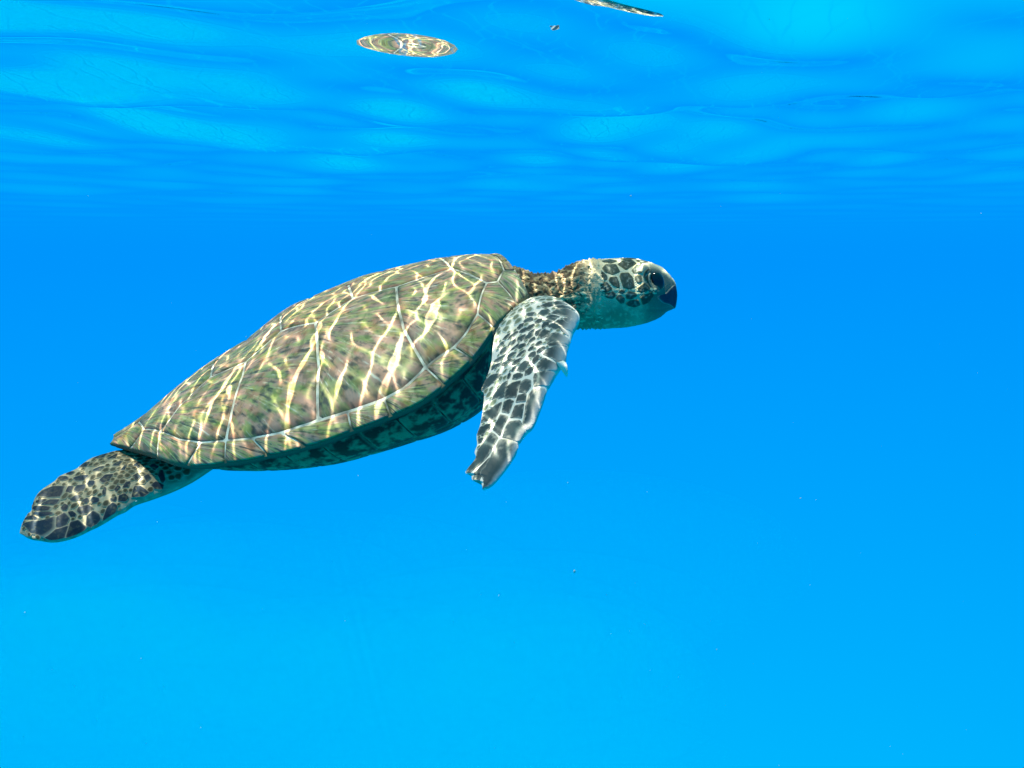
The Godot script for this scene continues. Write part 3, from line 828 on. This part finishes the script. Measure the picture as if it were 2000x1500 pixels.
func scute(carapace: Node3D, points: Array, side: float, gap: float, growing: Vector2) -> void:
	var polygon := PackedVector2Array()
	var low := Vector2.INF
	var high := -Vector2.INF
	var middle := Vector2.ZERO
	for p in points:
		var q := Vector2(p.x, p.y * side)
		polygon.append(q)
		low = low.min(q)
		high = high.max(q)
		middle += q / points.size()
	var per_unit := Vector2(SHELL_LENGTH, maxf(look_up(table_width, middle.x), 0.03) * 1.08)
	var reach := (high - low) * per_unit
	var heart := Vector2(growing.x * reach.x, growing.y * side * reach.y)
	var warm := rng.randf_range(-0.12, 0.12)
	var slate_share := smoothstep(0.86, 0.95, middle.x) * smoothstep(0.55, 0.75, absf(middle.y)) * 0.8
	var tint := func(_q: Vector2, inward: float, m: Vector2) -> Color:
		var moss := smoothstep(0.1, 0.6, grain.get_noise_2d(m.x * 0.02, m.y * 0.02 + 7.0))
		var c := Color(1.0 + warm, 1.0, 1.0 - warm).lerp(Color(0.9, 1.12, 0.55), moss * 0.6)
		c = c.lerp(c * Color(0.42, 0.50, 0.44), smoothstep(0.08, 0.45, grain.get_noise_2d(m.x * 0.045 + 31.0, m.y * 0.045)) * 0.8)
		c = c.lerp(c * Color(1.25, 0.92, 0.80), smoothstep(0.0, 0.5, grain.get_noise_2d(m.x * 0.03 - 17.0, m.y * 0.03 + 50.0)))
		c = c.lerp(Color(0.55, 0.72, 0.85), slate_share)
		return c * lerpf(1.0, 0.6, smoothstep(0.86, 0.97, inward))
	plate("scute", carapace, shell_point, polygon, per_unit, gap, 0.0015, 0.0022, UP_AXIS, materials.scute, tint, heart, 0.5)


# ---- lofted limbs

func limb_point(stations: Array, at: Vector2, side := 1.0) -> Vector3:   # at.x along the limb in stations, at.y from trailing edge 0 to leading edge 1
	var last := stations.size() - 1
	var t := clampf(at.x, 0.0, last)
	var i := mini(int(t), last - 1)
	var f := t - i
	var a := maxi(i - 1, 0)
	var b := mini(i + 2, last)
	var trail := spline(stations[a][0], stations[i][0], stations[i + 1][0], stations[b][0], f)
	var lead := spline(stations[a][1], stations[i][1], stations[i + 1][1], stations[b][1], f)
	var up := spline(stations[a][2], stations[i][2], stations[i + 1][2], stations[b][2], f)
	var thick := lerpf(stations[i][3], stations[i + 1][3], f)
	var q := clampf(at.y, 0.0, 1.0)
	return trail.lerp(lead, q) + up * (side * thick * 2.5 * pow(q, 0.9) * sqrt(1.0 - q))


func limb_surface(mesh: ArrayMesh, stations: Array, tint: Callable, material: Material) -> void:
	var fine := 5
	var rows := (stations.size() - 1) * fine + 1
	var half := 26
	var columns := half * 2
	var verts := PackedVector3Array()
	var colors := PackedColorArray()
	for i in rows:
		var t := float(i) / fine
		for j in columns:
			var q := 0.5 - 0.5 * cos(PI * (j if j <= half else columns - j) / half)
			var at := Vector2(t, q)
			verts.append(limb_point(stations, at, 1.0 if j <= half else -lerpf(1.2, 0.35, smoothstep(4.0, 9.0, t))))
			colors.append(tint.call(at, j <= half))
	var index := PackedInt32Array()
	for i in rows - 1:
		for j in columns:
			var a := i * columns + j
			var b := i * columns + (j + 1) % columns
			index.append_array([a, b, a + columns, b, b + columns, a + columns])
	verts.append(stations[0][0].lerp(stations[0][1], 0.5))
	verts.append(stations[-1][0].lerp(stations[-1][1], 0.5))
	colors.append(colors[0])
	colors.append(colors[colors.size() - 2])
	for j in columns:
		index.append_array([j, verts.size() - 2, (j + 1) % columns])
		index.append_array([(rows - 1) * columns + j, (rows - 1) * columns + (j + 1) % columns, verts.size() - 1])
	add_surface(mesh, verts, index, material, colors)


func head_section(k: float) -> PackedFloat32Array:
	var last := HEAD_SECTIONS.size() - 1
	var x := clampf(k, 0.0, last)
	var i := mini(int(x), last - 1)
	var f := x - i
	var out := PackedFloat32Array()
	var a := maxi(i - 1, 0)
	var b := mini(i + 2, last)
	for c in 5:
		var p0: float = HEAD_SECTIONS[a][c]
		var p1: float = HEAD_SECTIONS[i][c]
		var p2: float = HEAD_SECTIONS[i + 1][c]
		var p3: float = HEAD_SECTIONS[b][c]
		out.append(0.5 * (2 * p1 + (p2 - p0) * f + (2 * p0 - 5 * p1 + 4 * p2 - p3) * f * f + (3 * p1 - p0 - 3 * p2 + p3) * f * f * f))
	return out


const EYE := Vector2(15.8, 0.41)


# Push of the skin outwards in metres: brow, eye socket, mouth line, folds and grain of the neck.
func head_relief(k: float, rise: float) -> float:
	var s := head_section(k)
	var from_eye := Vector2((s[0] - 0.5236) / 0.0125, (rise - EYE.y) * s[2] / 0.0125)
	var r := from_eye.length()
	var out := 0.0014 * exp(-pow((r - 1.25) / 0.32, 2.0)) - 0.0035 * exp(-r * r * 1.4)
	out += 0.0055 * exp(-pow((r - 1.6) / 0.5, 2.0)) * smoothstep(0.3, 1.1, from_eye.y)
	var mouth: Array = BEAK_AND_MOUTH[1]
	for i in mouth.size() - 1:
		if k <= mouth[i].x and k >= mouth[i + 1].x:
			var f: float = (k - mouth[i].x) / (mouth[i + 1].x - mouth[i].x)
			var d: float = (rise - lerpf(mouth[i].y, mouth[i + 1].y, f)) * s[2] / 0.0016
			out -= 0.0016 * exp(-d * d)
	var neck := 1.0 - smoothstep(9.5, 11.5, k)
	if neck > 0.0:
		var wrinkle := grain.get_noise_2d(s[0] * 170.0, rise * 3.4)
		var knob := grain.get_noise_2d(s[0] * 90.0 + 30.0, rise * 9.0)
		out += neck * (0.0035 * wrinkle + 0.003 * absf(knob))
	else:
		out += 0.0004 * grain.get_noise_2d(s[0] * 260.0, rise * 14.0)
	return out


func head_point(at: Vector2, side := 1.0) -> Vector3:   # at.x along the sections, at.y from chin -1 to crown 1
	var s := head_section(at.x)
	var f := clampf(at.y, -1.0, 1.0)
	return Vector3(s[0], s[1] + f * s[2], s[3] + side * s[4] * pow(maxf(1.0 - pow(absf(f), 2.3), 0.0), 1.0 / 2.3))


func make_body(turtle: Node3D) -> void:
	var mesh := ArrayMesh.new()
	# head and neck
	var rows := 221
	var half := 60
	var columns := half * 2
	var last := HEAD_SECTIONS.size() - 1
	var verts := PackedVector3Array()
	var colors := PackedColorArray()
	for i in rows:
		var k := float(last) * i / (rows - 1)
		var s := head_section(k)
		for j in columns:
			var turn := TAU * j / columns
			var e := 2.0 / 2.3
			var f := signf(sin(turn)) * pow(absf(sin(turn)), e)
			var g := signf(cos(turn)) * pow(absf(cos(turn)), e)
			var out := Vector3(0, sin(turn) / maxf(s[2], 0.004), cos(turn) / maxf(s[4], 0.004)).normalized()
			var p := Vector3(s[0], s[1] + f * s[2], s[3] + g * s[4])
			verts.append(p + out * head_relief(k, f) * smoothstep(0.0, 1.5, last - k))
			colors.append(head_tint(k, f, p))
	var index := PackedInt32Array()
	for i in rows - 1:
		for j in columns:
			var a := i * columns + j
			var b := i * columns + (j + 1) % columns
			index.append_array([a, b, a + columns, b, b + columns, a + columns])
	var tip := head_section(last)
	verts.append(Vector3(tip[0] + 0.0005, tip[1], tip[3]))
	colors.append(colors[colors.size() - 1])
	for j in columns:
		index.append_array([(rows - 1) * columns + j, (rows - 1) * columns + (j + 1) % columns, verts.size() - 1])
	add_surface(mesh, verts, index, materials.skin, colors)
	# trunk: plastron and bridges under the carapace
	verts = PackedVector3Array()
	colors = PackedColorArray()
	rows = 100
	columns = 96
	for i in rows:
		var u := 0.01 + 0.985 * i / (rows - 1)
		var wide := look_up(table_width, u) * 0.9
		var rim := look_up(table_rim, u)
		var deep := look_up(table_belly, u) * smoothstep(0.0, 0.04, 1.0 - u)
		var tall := look_up(table_height, u) * 0.75
		for j in columns:
			var turn := TAU * j / columns
			var e := 2.0 / 2.6
			var z := wide * signf(cos(turn)) * pow(absf(cos(turn)), e)
			var f := signf(sin(turn)) * pow(absf(sin(turn)), e)
			var y := rim - 0.004 + (tall * f * 0.9 if f > 0.0 else deep * f)
			var p := SHELL_TAIL + u * SHELL_LENGTH * FRONT_AXIS + y * UP_AXIS + z * SIDE_AXIS
			verts.append(p)
			var blot := grain.get_noise_3d(p.x * 22.0, p.y * 34.0, p.z * 22.0) + 0.5 * grain.get_noise_3d(p.x * 70.0, p.y * 90.0, p.z * 70.0)
			colors.append(Color(0.17, 0.165, 0.085).lerp(Color(0.016, 0.02, 0.015), smoothstep(-0.4, 0.15, blot) * smoothstep(-0.95, -0.55, f)))
	index = PackedInt32Array()
	for i in rows - 1:
		for j in columns:
			var a := i * columns + j
			var b := i * columns + (j + 1) % columns
			index.append_array([a, b, a + columns, b, b + columns, a + columns])
	add_surface(mesh, verts, index, materials.skin, colors)
	# limbs
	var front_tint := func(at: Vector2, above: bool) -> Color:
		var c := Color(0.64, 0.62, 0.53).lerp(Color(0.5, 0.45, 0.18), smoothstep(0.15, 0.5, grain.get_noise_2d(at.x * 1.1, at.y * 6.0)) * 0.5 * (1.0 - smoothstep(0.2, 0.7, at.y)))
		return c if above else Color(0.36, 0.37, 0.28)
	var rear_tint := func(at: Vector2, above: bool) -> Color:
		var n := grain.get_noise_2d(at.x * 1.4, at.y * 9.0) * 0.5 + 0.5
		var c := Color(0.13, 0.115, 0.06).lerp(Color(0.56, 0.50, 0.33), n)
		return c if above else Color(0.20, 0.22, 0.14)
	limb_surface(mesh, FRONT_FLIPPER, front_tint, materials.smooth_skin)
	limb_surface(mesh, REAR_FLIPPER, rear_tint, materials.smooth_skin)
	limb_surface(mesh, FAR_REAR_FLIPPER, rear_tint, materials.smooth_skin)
	var far_flipper := far_front_flipper()
	limb_surface(mesh, far_flipper, front_tint, materials.smooth_skin)
	var body := place("body", turtle, mesh)
	belly_plates(body)
	limb_scales(body, FRONT_FLIPPER, FRONT_SCALES, 0)
	limb_scales(body, FRONT_FLIPPER, small_cells(func(at: Vector2) -> Vector3: return limb_point(FRONT_FLIPPER, at), FRONT_SCALES, Vector2(0.4, 0.03), Vector2(8.6, 0.95), 0.0135, 0.0072), 3)
	limb_scales(body, FRONT_FLIPPER, small_cells(func(at: Vector2) -> Vector3: return limb_point(FRONT_FLIPPER, at), FRONT_SCALES, Vector2(8.6, 0.03), Vector2(16.0, 0.3), 0.0135, 0.0072), 3)
	limb_scales(body, far_flipper, FRONT_SCALES, 0)
	limb_scales(body, REAR_FLIPPER, REAR_SCALES, 1)
	limb_scales(body, REAR_FLIPPER, small_cells(func(at: Vector2) -> Vector3: return limb_point(REAR_FLIPPER, at), REAR_SCALES, Vector2(1.2, 0.05), Vector2(14.5, 0.93), 0.0100, 0.0085), 2)


func trunk_point(at: Vector2, side: float) -> Vector3:   # at.x from tail to neck, at.y from the rim 0 down to the keel -1
	var u := clampf(at.x, 0.01, 0.99)
	var f := clampf(at.y, -1.0, 0.0)
	var wide := look_up(table_width, u) * 0.9 * pow(maxf(1.0 - pow(-f, 2.6), 0.0), 1.0 / 2.6)
	var y := look_up(table_rim, u) - 0.004 + look_up(table_belly, u) * smoothstep(0.0, 0.04, 1.0 - u) * f
	return SHELL_TAIL + u * SHELL_LENGTH * FRONT_AXIS + y * UP_AXIS + side * wide * SIDE_AXIS


# Plates of the bridge and the plastron's edge, two rows on each side.
func belly_plates(body: Node3D) -> void:
	for side in [1.0, -1.0]:
		var point := func(at: Vector2) -> Vector3:
			return trunk_point(at, side)
		for row in 2:
			var count := 9 - row * 2
			for i in count:
				var a := lerpf(0.24, 0.95, float(i) / count)
				var b := lerpf(0.24, 0.95, float(i + 1) / count)
				var high := -0.12 if row == 0 else -0.60
				var low := -0.58 if row == 0 else -0.93
				var lean := 0.012
				var polygon := PackedVector2Array([Vector2(a - lean, high), Vector2((a + b) / 2, high + 0.03), Vector2(b - lean, high), Vector2(b + lean, low), Vector2((a + b) / 2, low - 0.02), Vector2(a + lean, low)])
				var depth := look_up(table_belly, (a + b) / 2) * (1.05 if row == 0 else 1.7)
				var tint := func(q: Vector2, inward: float, m: Vector2) -> Color:
					var p := trunk_point(q, side)
					var blot := grain.get_noise_3d(p.x * 26.0, p.y * 40.0, p.z * 26.0) + 0.6 * grain.get_noise_3d(p.x * 80.0, p.y * 110.0, p.z * 80.0)
					var c := Color(0.20, 0.185, 0.095).lerp(Color(0.016, 0.02, 0.015), smoothstep(-0.45, 0.2, blot))
					return c.lerp(Color(0.26, 0.25, 0.14), smoothstep(0.9, 1.0, inward) * 0.6)
				plate("belly_plate", body, point, polygon, Vector2(SHELL_LENGTH, depth), 0.0008, 0.003, 0.0016, Vector3(0, -0.7, 0.7 * side), materials.smooth_skin, tint)


func far_front_flipper() -> Array:
	var out := []
	var run := 0.0
	var total := 0.0
	for i in range(1, FRONT_FLIPPER.size()):
		total += (FRONT_FLIPPER[i][0] + FRONT_FLIPPER[i][1]).distance_to(FRONT_FLIPPER[i - 1][0] + FRONT_FLIPPER[i - 1][1])
	for i in FRONT_FLIPPER.size():
		if i > 0:
			run += (FRONT_FLIPPER[i][0] + FRONT_FLIPPER[i][1]).distance_to(FRONT_FLIPPER[i - 1][0] + FRONT_FLIPPER[i - 1][1])
		var f := run / total
		var chord: float = FRONT_FLIPPER[i][0].distance_to(FRONT_FLIPPER[i][1])
		var middle := Vector3(0.38 + 0.03 * f, 0.10 + 0.012 * f, -0.13 - 0.40 * f)
		var across := Vector3(1, 0.02, 0.05).normalized() * chord / 2
		out.append([middle - across, middle + across, Vector3(0, 1, 0.03), FRONT_FLIPPER[i][3] * 0.8])
	return out


# Small scales that fill the skin between the listed ones: spots thrown so that they keep their distance, each a rounded six-sided cell.
func small_cells(surface: Callable, cells: Array, low: Vector2, high: Vector2, apart: float, largest: float) -> Array:
	var spots := []
	for n in 2600:
		var at := Vector2(rng.randf_range(low.x, high.x), rng.randf_range(low.y, high.y))
		var along: float = (surface.call(at + Vector2(0.3, 0)) - surface.call(at - Vector2(0.3, 0))).length() / 0.6
		var across: float = (surface.call(at + Vector2(0, 0.03)) - surface.call(at - Vector2(0, 0.03))).length() / 0.06
		var unit := Vector2(maxf(along, 0.003), maxf(across, 0.01))
		var room := largest + 0.001
		for cell in cells:
			if not room > 0.0:
				break
			for i in cell.size():
				var a: Vector2 = (cell[i] - at) * unit
				var b: Vector2 = (cell[(i + 1) % cell.size()] - at) * unit
				room = minf(room, Geometry2D.get_closest_point_to_segment(Vector2.ZERO, a, b).length())
			if room > 0.0015 and Geometry2D.is_point_in_polygon(at, PackedVector2Array(cell)):
				room = 0.0
		if room < 0.0019:
			continue
		var clear := true
		for s in spots:
			var gap: float = ((s[0] - at) * unit).length()
			if gap < apart * 0.75:
				clear = false
				break
		if clear:
			spots.append([at, unit, room - 0.0003])
	var out := []
	for s in spots:
		var radius: float = s[2]
		for other in spots:
			if other != s:
				radius = minf(radius, ((other[0] - s[0]) * s[1]).length() * 0.5 + 0.0002)
		var polygon := PackedVector2Array()
		var spin := rng.randf() * TAU
		for i in 6:
			var turn := spin + TAU * i / 6.0
			var q: Vector2 = s[0] + Vector2(cos(turn) * 1.3, sin(turn)) * radius * rng.randf_range(0.74, 1.22) / s[1]
			polygon.append(Vector2(q.x, clampf(q.y, 0.01, 0.985)))
		out.append(polygon)
	return out


func limb_scales(body: Node3D, stations: Array, cells: Array, kind: int) -> void:
	var point := func(at: Vector2) -> Vector3:
		return limb_point(stations, at)
	for cell in cells:
		var polygon := PackedVector2Array(cell)
		var middle := Vector2.ZERO
		for p in polygon:
			middle += p / polygon.size()
		if kind == 1:
			for i in polygon.size():
				polygon[i] = middle + (polygon[i] - middle) * 1.16
				polygon[i].y = clampf(polygon[i].y, 0.01, 0.985)
		var along: float = (limb_point(stations, middle + Vector2(0.4, 0)) - limb_point(stations, middle - Vector2(0.4, 0))).length() / 0.8
		var across: float = (limb_point(stations, middle + Vector2(0, 0.04)) - limb_point(stations, middle - Vector2(0, 0.04))).length() / 0.08
		var per_unit := Vector2(maxf(along, 0.003), maxf(across, 0.01))
		var tone := rng.randf_range(0.8, 1.25)
		var tint: Callable
		if kind == 0:
			tint = func(q: Vector2, inward: float, m: Vector2) -> Color:
				var c := Color(0.040, 0.062, 0.062) * tone
				c = c.lerp(Color(0.36, 0.35, 0.28), smoothstep(0.74, 1.08, inward + 0.25 * grain.get_noise_2d(m.x * 0.15, m.y * 0.15)))
				return c.lerp(Color(0.52, 0.51, 0.47), smoothstep(0.84, 1.0, q.y) * 0.8)
		elif kind == 3:
			tint = func(_q: Vector2, inward: float, _m: Vector2) -> Color:
				return (Color(0.13, 0.155, 0.10) * tone).lerp(Color(0.60, 0.62, 0.52), smoothstep(0.6, 1.0, inward))
		elif kind == 2:
			tint = func(_q: Vector2, inward: float, _m: Vector2) -> Color:
				return (Color(0.060, 0.060, 0.036) * tone).lerp(Color(0.36, 0.32, 0.20), smoothstep(0.6, 1.0, inward))
		else:
			tint = func(q: Vector2, inward: float, m: Vector2) -> Color:
				var c := Color(0.016, 0.030, 0.042) * tone
				c = c.lerp(Color(0.16, 0.16, 0.09), smoothstep(0.1, 0.7, grain.get_noise_2d(m.x * 0.1, m.y * 0.1)) * (0.3 + 0.5 * (1.0 - smoothstep(2.0, 9.0, q.x))))
				return c.lerp(Color(0.42, 0.38, 0.26), smoothstep(0.78, 1.0, inward) * 0.9)
		plate("scale", body, point, polygon, per_unit, 0.0001 if kind == 1 else -0.0008, 0.0003 if kind == 2 else 0.0011, 0.0011, Vector3(0, 0.6, 0.8), materials.scale, tint)


func head_tint(k: float, f: float, p: Vector3) -> Color:
	var n := grain.get_noise_3d(p.x * 90.0, p.y * 90.0, p.z * 90.0)
	var face := Color(0.56, 0.54, 0.36).lerp(Color(0.085, 0.12, 0.095), smoothstep(13.2, 15.0, k) * smoothstep(0.95, 0.66, f))
	var throat := Color(0.15, 0.19, 0.12).lerp(Color(0.30, 0.34, 0.22), smoothstep(0.05, 0.5, n))
	var neck := Color(0.07, 0.05, 0.03).lerp(Color(0.45, 0.36, 0.18), smoothstep(-0.2, 0.6, n)).lerp(Color(0.62, 0.57, 0.36), smoothstep(7.5, 10.5, k) * 0.8)
	var c := face.lerp(throat, smoothstep(0.25, -0.55, f) * smoothstep(17.0, 12.0, k))
	c = c.lerp(neck, (1.0 - smoothstep(9.6, 11.0, k)) * smoothstep(-0.75, -0.25, f))
	return c


func make_face(turtle: Node3D) -> void:
	var body: Node3D = turtle.get_node("body")
	for side in [1.0, -1.0]:
		var point := func(at: Vector2) -> Vector3:
			return head_point(at, side)
		var raised := func(at: Vector2) -> Vector3:
			var p := head_point(at, side)
			return p + Vector3(0, 0, side) * head_relief(at.x, at.y) * 0.8
		for cell in HEAD_SCALES:
			var polygon := PackedVector2Array(cell)
			var middle := Vector2.ZERO
			for p in polygon:
				middle += p / polygon.size()
			for i in polygon.size():
				polygon[i] = middle + (polygon[i] - middle) * 1.07
				polygon[i].y = minf(polygon[i].y, 0.985)
			var along := absf(head_section(middle.x + 0.3)[0] - head_section(middle.x - 0.3)[0]) / 0.6
			var across := (head_point(middle + Vector2(0, 0.04)) - head_point(middle - Vector2(0, 0.04))).length() / 0.08
			var tone := rng.randf_range(0.8, 1.2)
			var tint := func(_q: Vector2, inward: float, m: Vector2) -> Color:
				var c := Color(0.040, 0.056, 0.042) * tone
				c = c.lerp(Color(0.25, 0.28, 0.22), smoothstep(0.0, 0.5, grain.get_noise_2d(m.x * 0.12, m.y * 0.12)) * (1.0 - inward))
				return c.lerp(Color(0.30, 0.27, 0.13), smoothstep(0.85, 1.0, inward) * 0.7)
			plate("scale", body, raised, polygon, Vector2(along, across), -0.0012, 0.0018, 0.001, Vector3(0, 0.3, side), materials.scale, tint)
		for cell in small_cells(raised, HEAD_SCALES, Vector2(9.6, -0.8), Vector2(15.5, 0.15), 0.0068, 0.0037):
			var granule: PackedVector2Array = cell
			var green := rng.randf_range(0.7, 1.2)
			plate("scale", body, raised, granule, Vector2(0.0172, 0.058), -0.0001, 0.0008, 0.0008, Vector3(0, -0.2, side), materials.scale, func(_q: Vector2, inward: float, _m: Vector2) -> Color: return Color(0.34, 0.40, 0.26) * green * (1.0 - 0.5 * smoothstep(0.8, 1.0, inward)))
		# horny beak
		var horn := func(_q: Vector2, inward: float, _m: Vector2) -> Color:
			return Color(0.025, 0.035, 0.06).lerp(Color(0.16, 0.20, 0.18), smoothstep(0.86, 1.0, inward))
		plate("beak", turtle, raised, PackedVector2Array(BEAK_AND_MOUTH[0]), Vector2(0.009, 0.03), 0.0002, 0.001, 0.0012, Vector3(0.3, 0, side), materials.scale, horn)
		make_eye(turtle, side)
	make_neck_scales(turtle)
	# claw on the leading edge of the near flipper
	var st: Array = FRONT_FLIPPER
	var root: Vector3 = limb_point(st, Vector2(8.4, 0.985))
	var claw := PackedVector3Array()
	var index := PackedInt32Array()
	var sections := 9
	for i in sections:
		var f := float(i) / (sections - 1)
		var at := root + Vector3(-0.003 + 0.008 * f, 0.004 - 0.017 * f * f, 0.006) + Vector3(0.002, -0.003, 0.002) * f
		for j in 12:
			var turn := TAU * j / 12
			var r := 0.0056 * sqrt(maxf(1.0 - f * f, 0.0)) * (0.75 + 0.25 * sin(PI * f))
			claw.append(at + Vector3(cos(turn), 0.25 * cos(turn), sin(turn)) * r)
	for i in sections - 1:
		for j in 12:
			var a := i * 12 + j
			var b := i * 12 + (j + 1) % 12
			index.append_array([a, b, a + 12, b, b + 12, a + 12])
	var pale := PackedColorArray()
	pale.resize(claw.size())
	pale.fill(Color(0.62, 0.66, 0.55))
	commit("claw", turtle, claw, index, materials.scale, pale)


func make_eye(turtle: Node3D, side: float) -> void:
	var s := head_section(EYE.x)
	var at := head_point(EYE, side) - Vector3(0, 0, side) * 0.0062
	var ball := SphereMesh.new()
	ball.radius = 1.0
	ball.height = 2.0
	ball.radial_segments = 40
	ball.rings = 20
	ball.material = materials.eye
	var eye := place("eye", turtle, ball)
	eye.transform = Transform3D(Basis(Vector3(0, 0, 1), 0.35) * Basis.from_scale(Vector3(0.0122, 0.0160, 0.0094)), at)
	# eyelids: a soft ridge round the eye
	var verts := PackedVector3Array()
	var colors := PackedColorArray()
	var index := PackedInt32Array()
	var around := 48
	var tube := 10
	for i in around:
		var turn := TAU * i / around
		var lid := 1.0 + 0.5 * maxf(sin(turn), 0.0)
		var offset := Vector2(cos(turn) * 0.0124, sin(turn) * 0.0162).rotated(0.35)
		var q := Vector2(EYE.x + offset.x / 0.0125, EYE.y + offset.y / s[2])
		var p := head_point(q, side)
		var out := Vector3(offset.x, offset.y, 0).normalized()
		for j in tube:
			var phi := TAU * j / tube
			var r := 0.0013 * lid * (1.0 + 0.25 * grain.get_noise_2d(turn * 6.0, phi))
			verts.append(p + out * cos(phi) * r + Vector3(0, 0, side) * (sin(phi) * r * 1.2 - 0.0005))
			colors.append(Color(0.13, 0.17, 0.13).lerp(Color(0.55, 0.51, 0.34), smoothstep(0.4, 1.0, sin(turn))))
	for i in around:
		for j in tube:
			var a := i * tube + j
			var b := i * tube + (j + 1) % tube
			var c := ((i + 1) % around) * tube + j
			var d := ((i + 1) % around) * tube + (j + 1) % tube
			index.append_array([a, b, c, b, d, c])
	var mesh := ArrayMesh.new()
	add_surface(mesh, verts, index, materials.smooth_skin, colors)
	place("eyelid", turtle, mesh)


# Small flaking scales on the wrinkled neck: leaf shapes that stand off the skin.
func make_neck_scales(turtle: Node3D) -> void:
	var verts := PackedVector3Array()
	var colors := PackedColorArray()
	var index := PackedInt32Array()
	for n in 640:
		var k := rng.randf_range(1.5, 10.4)
		var f := rng.randf_range(-0.75, 0.86)
		var side := 1.0 if rng.randf() < 0.6 else -1.0
		var p := head_point(Vector2(k, f), side)
		var p_f := head_point(Vector2(k, minf(f + 0.02, 1.0)), side) - head_point(Vector2(k, f - 0.02), side)
		var up := p_f.normalized()
		var out := Vector3(1, 0, 0).cross(up).normalized() * -1.0
		if out.dot(Vector3(0, f, side)) < 0.0:
			out = -out
		p += out * (head_relief(k, f) - 0.0004)
		var spin := rng.randf_range(-0.7, 0.7)
		var size := rng.randf_range(0.003, 0.0085) * (1.0 if k < 9.0 else 0.6)
		var forward := (Vector3(1, 0, 0) * cos(spin) + up * sin(spin))
		var across := out.cross(forward)
		var lift := rng.randf_range(0.05, 0.4)
		var first := verts.size()
		var tone := rng.randf()
		var c := Color(0.16, 0.11, 0.055).lerp(Color(0.62, 0.53, 0.30), tone * tone).lerp(Color(0.66, 0.62, 0.42), smoothstep(7.0, 10.5, k) * 0.7)
		verts.append_array([p - forward * size, p + across * size * 0.42 + out * size * 0.1, p + forward * size + out * size * lift, p - across * size * 0.42 + out * size * 0.1, p + out * size * (0.35 + 0.3 * lift)])
		for i in 5:
			colors.append(c * rng.randf_range(0.8, 1.2))
		index.append_array([first, first + 4, first + 1, first + 1, first + 4, first + 2, first + 2, first + 4, first + 3, first + 3, first + 4, first])
	var o := commit("neck_scales", turtle, verts, index, materials.smooth_skin, colors)
	o.set_meta("kind", "stuff")


# ---------------------------------------------------------------- specks adrift in the water

func make_particles() -> void:
	var flake := SphereMesh.new()
	flake.radius = 1.0
	flake.height = 2.0
	flake.radial_segments = 7
	flake.rings = 4
	flake.material = materials.speck
	var specks := MultiMesh.new()
	specks.transform_format = MultiMesh.TRANSFORM_3D
	specks.mesh = flake
	specks.instance_count = 170
	for i in specks.instance_count:
		var depth := rng.randf_range(0.35, 2.6)
		var at := Vector3(rng.randf_range(-0.65, 0.65) * depth * 1.2, -0.17 + rng.randf_range(-0.75, 0.1) * depth, -depth)
		at.y = minf(at.y, -0.03)
		var size := rng.randf_range(0.00025, 0.0006) * lerpf(0.45, 1.35, pow(rng.randf(), 2.0))
		var turn := Basis.from_euler(Vector3(rng.randf() * TAU, rng.randf() * TAU, 0))
		specks.set_instance_transform(i, Transform3D(turn * Basis.from_scale(Vector3(size, size * 0.6, size * rng.randf_range(0.8, 2.0))), at))
	var o := MultiMeshInstance3D.new()
	o.name = "floating_specks"
	o.multimesh = specks
	o.set_meta("kind", "stuff")
	o.set_meta("label", "tiny pale specks adrift in the open water")
	add_child(o)


# Banks of plankton far out in the water, a little paler than the water between them.
func make_haze() -> void:
	var murk := FogMaterial.new()
	murk.resource_name = "plankton"
	murk.albedo = Color(0.0, 1.0, 1.0)
	murk.density = 0.024
	for i in 30:
		var bank := FogVolume.new()
		bank.name = "plankton_haze"
		bank.shape = RenderingServer.FOG_VOLUME_SHAPE_ELLIPSOID
		bank.size = Vector3(rng.randf_range(1.2, 3.4), rng.randf_range(0.35, 0.8), rng.randf_range(1.0, 2.4))
		bank.material = murk
		bank.position = Vector3(rng.randf_range(-3.8, 0.7), rng.randf_range(-3.4, -1.8), rng.randf_range(-6.0, -3.6))
		bank.set_meta("kind", "stuff")
		bank.set_meta("label", "pale bank of plankton haze adrift low in the open water")
		bank.set_meta("group", "banks of plankton haze")
		add_child(bank, true)
